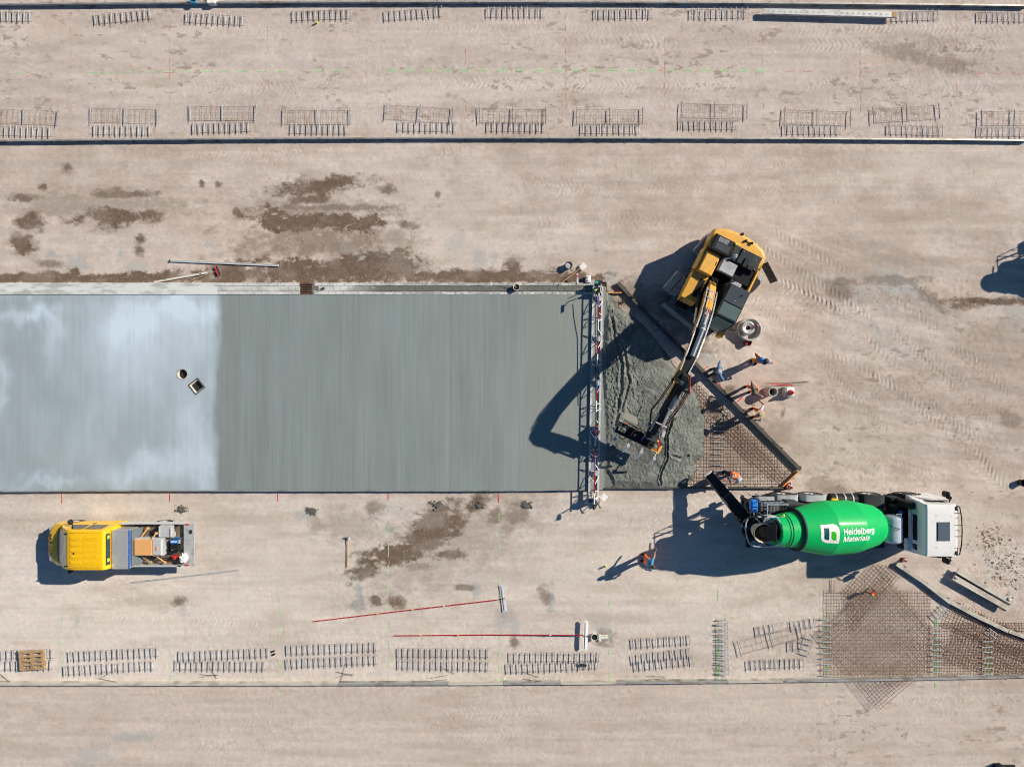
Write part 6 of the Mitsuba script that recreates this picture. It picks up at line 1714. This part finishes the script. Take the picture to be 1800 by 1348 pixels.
sc('mount', cat_(tube([x - .17, y + .1, ZB], [x - .05, y + .3, .7], .025), tube([x + .26, y + .1, ZB], [x + .15, y + .3, .7], .025)), white)
sc('work_light', mv(lathe([(.001, 0), (.05, .0), (.06, .08), (.001, .1)], 12), [x - .12, y + .02, .72]), lime)
y = yat(879)
x = sx(y)
sc('winch', cat_(cyl([x - .1, y, .62], [x + .14, y, .62], .11, 16), box([x + .02, y - .12, .52], [.28, .12, .28], .02)), cyl_blue)
sc('winch', cat_(cyl([x - .12, y - .02, .4], [x + .2, y - .02, .4], .14, 16)), charcoal)
sc('crank', cat_(tube([x + .1, y - .1, .6], [x + .24, y - .14, .62], .02), tube([x + .24, y - .14, .62], [x + .30, y - .34, .60], .02), tube([x + .3, y - .34, .6], [x + .38, y - .34, .6], .03)), charcoal)
sc('handle_bar', cat_(sweep([[x, y, .6], [x - .06, y - .06, 1.2], [x - .04, y - .3, 1.35]], .02, 7), tube([x - .14, y - .1, 1.2], [x + .04, y - .1, 1.2], .02, 6), sweep([[x - .1, y + .05, .6], [x - .12, y - .15, 1.0]], .018, 6)), black)
sc('handle_plate', box([x - .05, y - .22, 1.2], [.10, .22, .12], .02), charcoal)
sc('mount', cat_(tube([x - .17, y + .2, ZB], [x - .05, y, .7], .025), tube([x + .26, y + .2, ZB], [x + .12, y, .7], .025), tube([x - .16, y + .25, ZB + .05], [x - .16, y - .25, .1], .025), box([x - .1, y - .18, .12], [.5, .10, .05], .01)), white)
sc('weight', cat_(box([x + .34, y - .22, .2], [.14, .2, .3], .03)), galv)

# ---------------------------------------------------------------- people
MF = manifold3d.Manifold
def ball(p, r, n=14):
    return MF.sphere(r, n).translate([float(x) for x in p])


def bone(p, q, r0, r1=None, n=14):
    return MF.batch_hull([ball(p, r0, n), ball(q, r0 if r1 is None else r1, n)])


def join(lst):
    return MF.batch_boolean(lst, manifold3d.OpType.Add)


def hand(wrist, d, side, curl=.5):
    """Palm, four fingers of different length and a thumb from its side; d points from wrist to knuckles."""
    w, d = np.asarray(wrist, float), np.asarray(d, float)
    d /= np.linalg.norm(d)
    a = np.cross(d, [0.2, .1, 1.0])
    a /= np.linalg.norm(a)
    b = np.cross(a, d) * -1
    out = [MF.batch_hull([ball(w, .026, 10)] + [ball(w + d * .085 + a * t, .015, 10) for t in (-.034, .034)])]
    for t, L in zip((-.034, -.012, .011, .033), (.066, .078, .074, .056)):
        k = w + d * .088 + a * t
        m = k + (d * math.cos(curl * .6) + b * math.sin(curl * .6)) * L * .5
        e = m + (d * math.cos(curl * 1.5) + b * math.sin(curl * 1.5)) * L * .5
        out += [bone(k, m, .0105, .0095, 8), bone(m, e, .0095, .008, 8)]
    k = w + d * .03 + a * side * .026
    m = k + d * .028 + a * side * .028 + b * .012
    out += [bone(k, m, .0125, .0115, 8), bone(m, m + d * .032 + a * side * .006 + b * .008, .011, .009, 8)]
    return out


def person(px, py, face, label, arms, shirt, trousers, headgear, lean=0.0, hips=None, stance=.16, skin_m=None, vest=None, straps=None, boots=None, gloves=None, height=1.76, step=0.0, sleeve=.5):
    """Head over the photo pixel, facing the site direction 'face' (deg). arms: (elbow, wrist, hand direction) for left and right in body axes (forward, left, up)."""
    skin_m = skin_m or skin
    k = thing('person', label, 'person')
    s = height / 1.76
    hip = np.array([0, 0, .95])
    ln = math.radians(lean)
    up = np.array([math.sin(ln), 0, math.cos(ln)])
    fw = np.array([math.cos(ln), 0, -math.sin(ln)])
    lf = np.array([0, 1.0, 0])
    T3 = lambda v: hip + fw * v[0] + lf * v[1] + up * (v[2] - .95)     # torso space follows the lean
    neck, headc = T3([.0, 0, 1.50]), T3([.02, 0, 1.63])
    fa = math.radians(face)
    R3 = np.array([[math.cos(fa), -math.sin(fa), 0], [math.sin(fa), math.cos(fa), 0], [0, 0, 1]])
    top = W(px, py, headc[2] * s)
    off = top - R3 @ (headc * s)
    off[2] = gz(off[0], off[1])
    def out(lst, mat, part):
        m = join(lst).to_mesh()
        t = trimesh.Trimesh(m.vert_properties[:, :3] * s, m.tri_verts, process=False)
        t.vertices = t.vertices @ R3.T + off
        return add(f'{k}__{part}', t, mat, 50)
    sh = {1: T3([0, .185, 1.42]), -1: T3([0, -.185, 1.42])}
    el, wr = {}, {}
    for sd, (e, w, d) in zip((1, -1), arms):
        el[sd], wr[sd] = T3(e), T3(w)
    kn = {1: np.array([.03 + step * .5, stance * .75, .50]), -1: np.array([.03 - step * .5, -stance * .75, .50])}
    an = {1: np.array([step, stance, .09]), -1: np.array([-step, -stance, .09])}
    body = [bone(neck, headc - up * .05, .055), MF.batch_hull([ball(headc + up * .03, .088), ball(headc - fw * .02 + up * .02, .094), ball(headc + fw * .035 - up * .075, .05), ball(headc - up * .04, .078)]),
            bone(headc + fw * .085 + up * .0, headc + fw * .108 - up * .03, .011, .014, 8), bone(headc + lf * .083 - up * .02, headc + lf * .085 + up * .012, .014, .016, 8), bone(headc - lf * .083 - up * .02, headc - lf * .085 + up * .012, .014, .016, 8),
            MF.batch_hull([ball(T3([0, .14, 1.40]), .075), ball(T3([0, -.14, 1.40]), .075), ball(T3([.02, .10, 1.2]), .10), ball(T3([.02, -.10, 1.2]), .10)]),
            MF.batch_hull([ball(T3([.02, .09, 1.2]), .10), ball(T3([.02, -.09, 1.2]), .10), ball(hip + [0, .09, -.02], .105), ball(hip + [0, -.09, -.02], .105)])]
    for sd in (1, -1):
        body += [bone(sh[sd], el[sd], .056, .043), bone(el[sd], wr[sd], .042, .029)]
        body += hand(wr[sd], T3(np.array(arms[0 if sd > 0 else 1][2]) + [0, 0, .95]) - hip, -sd)
        body += [bone(hip + [0, sd * .09, -.04], kn[sd], .085, .06), bone(kn[sd], an[sd], .058, .042)]
    out(body, skin_m, 'body')
    top_ = [MF.batch_hull([ball(T3([0, .15, 1.405]), .088), ball(T3([0, -.15, 1.405]), .088), ball(T3([.02, .11, 1.2]), .115), ball(T3([.02, -.11, 1.2]), .115)]),
            MF.batch_hull([ball(T3([.02, .10, 1.2]), .117), ball(T3([.02, -.10, 1.2]), .117), ball(hip + [0, .10, .02], .118), ball(hip + [0, -.10, .02], .118)])]
    for sd in (1, -1):
        top_ += [bone(T3([0, sd * .15, 1.41]), sh[sd], .078, .07), bone(sh[sd], sh[sd] * (1 - sleeve) + el[sd] * sleeve, .07, .062)]
    out(top_, shirt, 'shirt')
    tr_ = [MF.batch_hull([ball(hip + [0, .095, .05], .124), ball(hip + [0, -.095, .05], .124), ball(hip + [0, .10, -.08], .118), ball(hip + [0, -.10, -.08], .118)])]
    for sd in (1, -1):
        tr_ += [bone(hip + [0, sd * .095, -.06], kn[sd], .112, .083), bone(kn[sd], an[sd] + [0, 0, .03], .08, .07)]
    out(tr_, trousers, 'trousers')
    for sd in (1, -1):
        out([MF.batch_hull([ball(an[sd] + [-.03, 0, -.03], .055), ball(an[sd] + [.15, 0, -.045], .045), ball(an[sd] + [0, 0, .06], .056)])], boots or blackmatt, 'boot')
        out([bone(headc + fw * .082 + lf * sd * .033 + up * .012, headc + fw * .084 + lf * sd * .036 + up * .012, .013, .013, 8)], blackmatt, 'eye')
    if vest:
        v_ = [MF.batch_hull([ball(T3([0, .13, 1.42]), .089), ball(T3([0, -.13, 1.42]), .089), ball(T3([.02, .115, 1.2]), .124), ball(T3([.02, -.115, 1.2]), .124)]), MF.batch_hull([ball(T3([.02, .105, 1.2]), .126), ball(T3([.02, -.105, 1.2]), .126), ball(hip + [0, .105, .08], .128), ball(hip + [0, -.105, .08], .128)])]
        out(v_, vest, 'vest')
        for sd in (1, -1):
            out([bone(T3([.09, sd * .085, 1.40]), T3([-.09, sd * .085, 1.40]), .034, .034), bone(T3([.105, sd * .085, 1.38]), T3([.14, sd * .085, 1.15]), .03, .03), bone(T3([-.105, sd * .085, 1.38]), T3([-.10, sd * .085, 1.12]), .032, .03)], white, 'reflective_band')
    if straps:
        out([bone(T3([.10, sd * .08, 1.40]), T3([-.09, sd * .07, 1.42]), .03, .03) for sd in (1, -1)] + [bone(T3([-.09, .07, 1.43]), T3([-.125, -.02, 1.15]), .024, .02), bone(T3([-.09, -.07, 1.43]), T3([-.125, .02, 1.15]), .024, .02)], straps, 'braces')
    if gloves:
        for sd in (1, -1):
            if sd in gloves:
                d = T3(np.array(arms[0 if sd > 0 else 1][2]) + [0, 0, .95]) - hip
                out([bone(wr[sd] - d * .03, wr[sd] + d * .02, .038, .036)] + [MF.batch_hull([ball(wr[sd] + d * .02, .034), ball(wr[sd] + d * .09, .038)])], black, 'glove')
    kind, mat = headgear
    if kind == 'cap':
        out([MF.batch_hull([ball(headc + up * .045, .114), ball(headc - fw * .025 + up * .035, .12), ball(headc + up * .085, .098)])], mat, 'cap')
        out([MF.batch_hull([ball(headc + fw * .09 + up * .055 + lf * t, .012, 8) for t in (-.065, .065)] + [ball(headc + fw * .165 + up * .04 + lf * t, .012, 8) for t in (-.045, .045)])], mat, 'peak')
    elif kind == 'hat':
        c = headc + up * .05
        def disc(r, h, r2):
            return mv(lathe([(.001, 0), (r, 0), (r, .012), (r2, h), (.001, h)], 28), [0, 0, 0])
        brim = lathe([(.001, .012), (.11, .012), (.2, -.012), (.205, .0), (.12, .028), (.001, .028)], 32)
        crown = lathe([(.112, .02), (.098, .10), (.06, .125), (.02, .115), (.001, .112)], 28)
        crown.vertices[:, 1] *= .82
        for nm, m in (('hat_brim', brim), ('hat_crown', crown)):
            m.vertices = ((m.vertices + c) * s) @ R3.T + off
            add(f'{k}__{nm}', m, mat, 40)
        band = lathe([(.116, .022), (.112, .055), (.106, .055), (.11, .022), (.116, .022)], 28)
        band.vertices = ((band.vertices * [1, .86, 1] + c) * s) @ R3.T + off
        add(f'{k}__hat_band', band, plank_wood, 40)
    else:
        out([MF.batch_hull([ball(headc - fw * .025 + up * .04, .10), ball(headc + up * .06, .088), ball(headc - fw * .05 - up * .02, .08)])], mat, 'hair')
    return k


HIPS = (([-.10, .45, 1.20], [.06, .20, 1.02], [.5, -.8, -.2]), ([-.10, -.45, 1.20], [.06, -.20, 1.02], [.5, .8, -.2]))
DOWN = (([-.02, .26, 1.13], [.08, .28, .88], [.2, 0, -1]), ([-.02, -.26, 1.13], [.08, -.28, .88], [.2, 0, -1]))
FRONT = (([.06, .33, 1.16], [.26, .20, 1.12], [1, -.3, 0]), ([.06, -.33, 1.16], [.26, -.20, 1.12], [1, .3, 0]))
shirt_blue = M('m_shirt_blue', (.03, .20, .62), .85)
shirt_denim = M('m_shirt_denim', (.10, .19, .37), .9)
shirt_grey = M('m_shirt_grey', (.10, .095, .105), .9)
shirt_white = M('m_shirt_pale', (.52, .58, .68), .9)
shirt_cyan = M('m_shirt_cyan', (.09, .30, .47), .9)
hv_orange = M('m_high_vis_orange', (.92, .17, .02), .75)
hv_amber = M('m_amber_cloth', (.62, .24, .04), .85)
navy = M('m_navy_cloth', (.02, .026, .05), .9)
cap_grey = M('m_cap_grey', (.38, .40, .42), .85)
cap_dark = M('m_cap_dark', (.045, .045, .05), .85)
cap_brown = M('m_cap_brown', (.17, .13, .10), .85)
straw = M('m_straw', worn((.52, .42, .26), (.30, .22, .12), 18), .8)
hair_m = M('m_hair', (.07, .035, .02), .7)

person(1346, 635, 242, 'person in a bright blue shirt and orange trousers with hands on hips', HIPS, shirt_blue, hv_amber, ('cap', cap_dark), skin_m=skin_tan, lean=6, stance=.12, sleeve=.05, vest=None)
person(1263.5, 653, 190, 'person in a denim blue shirt and pale grey cap beside the diagonal form', HIPS, shirt_denim, navy, ('cap', cap_grey), lean=18, stance=.12, sleeve=.85)
person(1327, 690, 215, 'person in a dark grey shirt, black braces and orange trousers beside the concrete pipe', HIPS, shirt_grey, hv_orange, ('cap', cap_brown), straps=black, lean=23, stance=.16, sleeve=.6)
person(1336.5, 728, 183, 'person in a straw hat, white shirt and orange trousers', (([.05, .33, 1.17], [.2, .30, .98], [1, .1, -.4]), ([-.16, -.42, 1.26], [-.02, -.56, 1.10], [.5, -.6, -.3])), shirt_white, hv_orange, ('hat', straw), straps=navy, lean=20, stance=.2, sleeve=.7)
person(1297.5, 843.5, 258, 'person in an orange vest with white bands leaning towards the chute', (([.10, .30, 1.14], [.34, .16, 1.02], [1, -.5, -.2]), ([.16, -.30, 1.14], [.36, -.12, 1.00], [.8, .5, -.2])), shirt_white, navy, ('cap', cap_grey), vest=hv_orange, lean=12, stance=.22)
person(1147, 996, 175, 'lone person in pale blue and orange on the ground left of the mixer truck', (([-.06, .30, 1.16], [.06, .34, .92], [.3, 0, -1]), ([-.14, -.40, 1.30], [-.18, -.62, 1.18], [-.3, -.9, -.3])), shirt_cyan, hv_orange, ('hair', hair_m), straps=navy, gloves=(-1,), lean=-6, height=1.8)

# ---------------------------------------------------------------- what the frame cuts off at its edges
bucket(338, -2, .18, .34, M('m_rim_blue', (.02, .32, .62), .45), 'blue rimmed dark bucket cut off by the top edge', fill=.55, inner=black)
whole('wooden_board', mv(box([0, 0, .03], [.14, .5, .04], .005), W(352.5, -2)), orange_wood, 'orange wooden board cut off by the top edge', 'board')
k = thing('tool_crate', 'pale crate with dark side cut off by the top edge', 'crate')
p = W(371, -2, .3)
add(f'{k}__body', box([p[0], p[1], .15], [.40, .42, .28], .02), offwhite)
add(f'{k}__lid', box([p[0] + .0, p[1], .30], [.42, .44, .03], .01), white)
add(f'{k}__clasp', box([p[0], p[1] - .225, .2], [.08, .02, .06], .005), blue)
k = thing('plate_compactor', 'black and white plate compactor cut off by the lower right corner', 'plate compactor')
p = W(1760, 1350, .3)
add(f'{k}__drum', cat_(mv(lathe([(.06, 0), (.17, 0), (.19, .35), (.15, .40), (.06, .36), (.06, 0)], 24), [p[0], p[1], .1])), charcoal, 30)
add(f'{k}__plate', box([p[0] + .3, p[1] - .2, .06], [1.1, .5, .08], .03), blackmatt)
add(f'{k}__handle', cat_(tube([p[0] + .6, p[1] - .15, .3], [p[0] + 1.2, p[1] + .12, .75], .022), tube([p[0] + .6, p[1] - .35, .3], [p[0] + 1.2, p[1] - .10, .75], .022), tube([p[0] + 1.2, p[1] + .14, .75], [p[0] + 1.2, p[1] - .12, .75], .03)), white)
add(f'{k}__engine', box([p[0] + .45, p[1] - .25, .3], [.4, .3, .36], .05), charcoal)
bucket(1800, 849, .16, .28, charcoal, 'dark bucket at the right edge of the photo', fill=.5, inner=blackmatt)
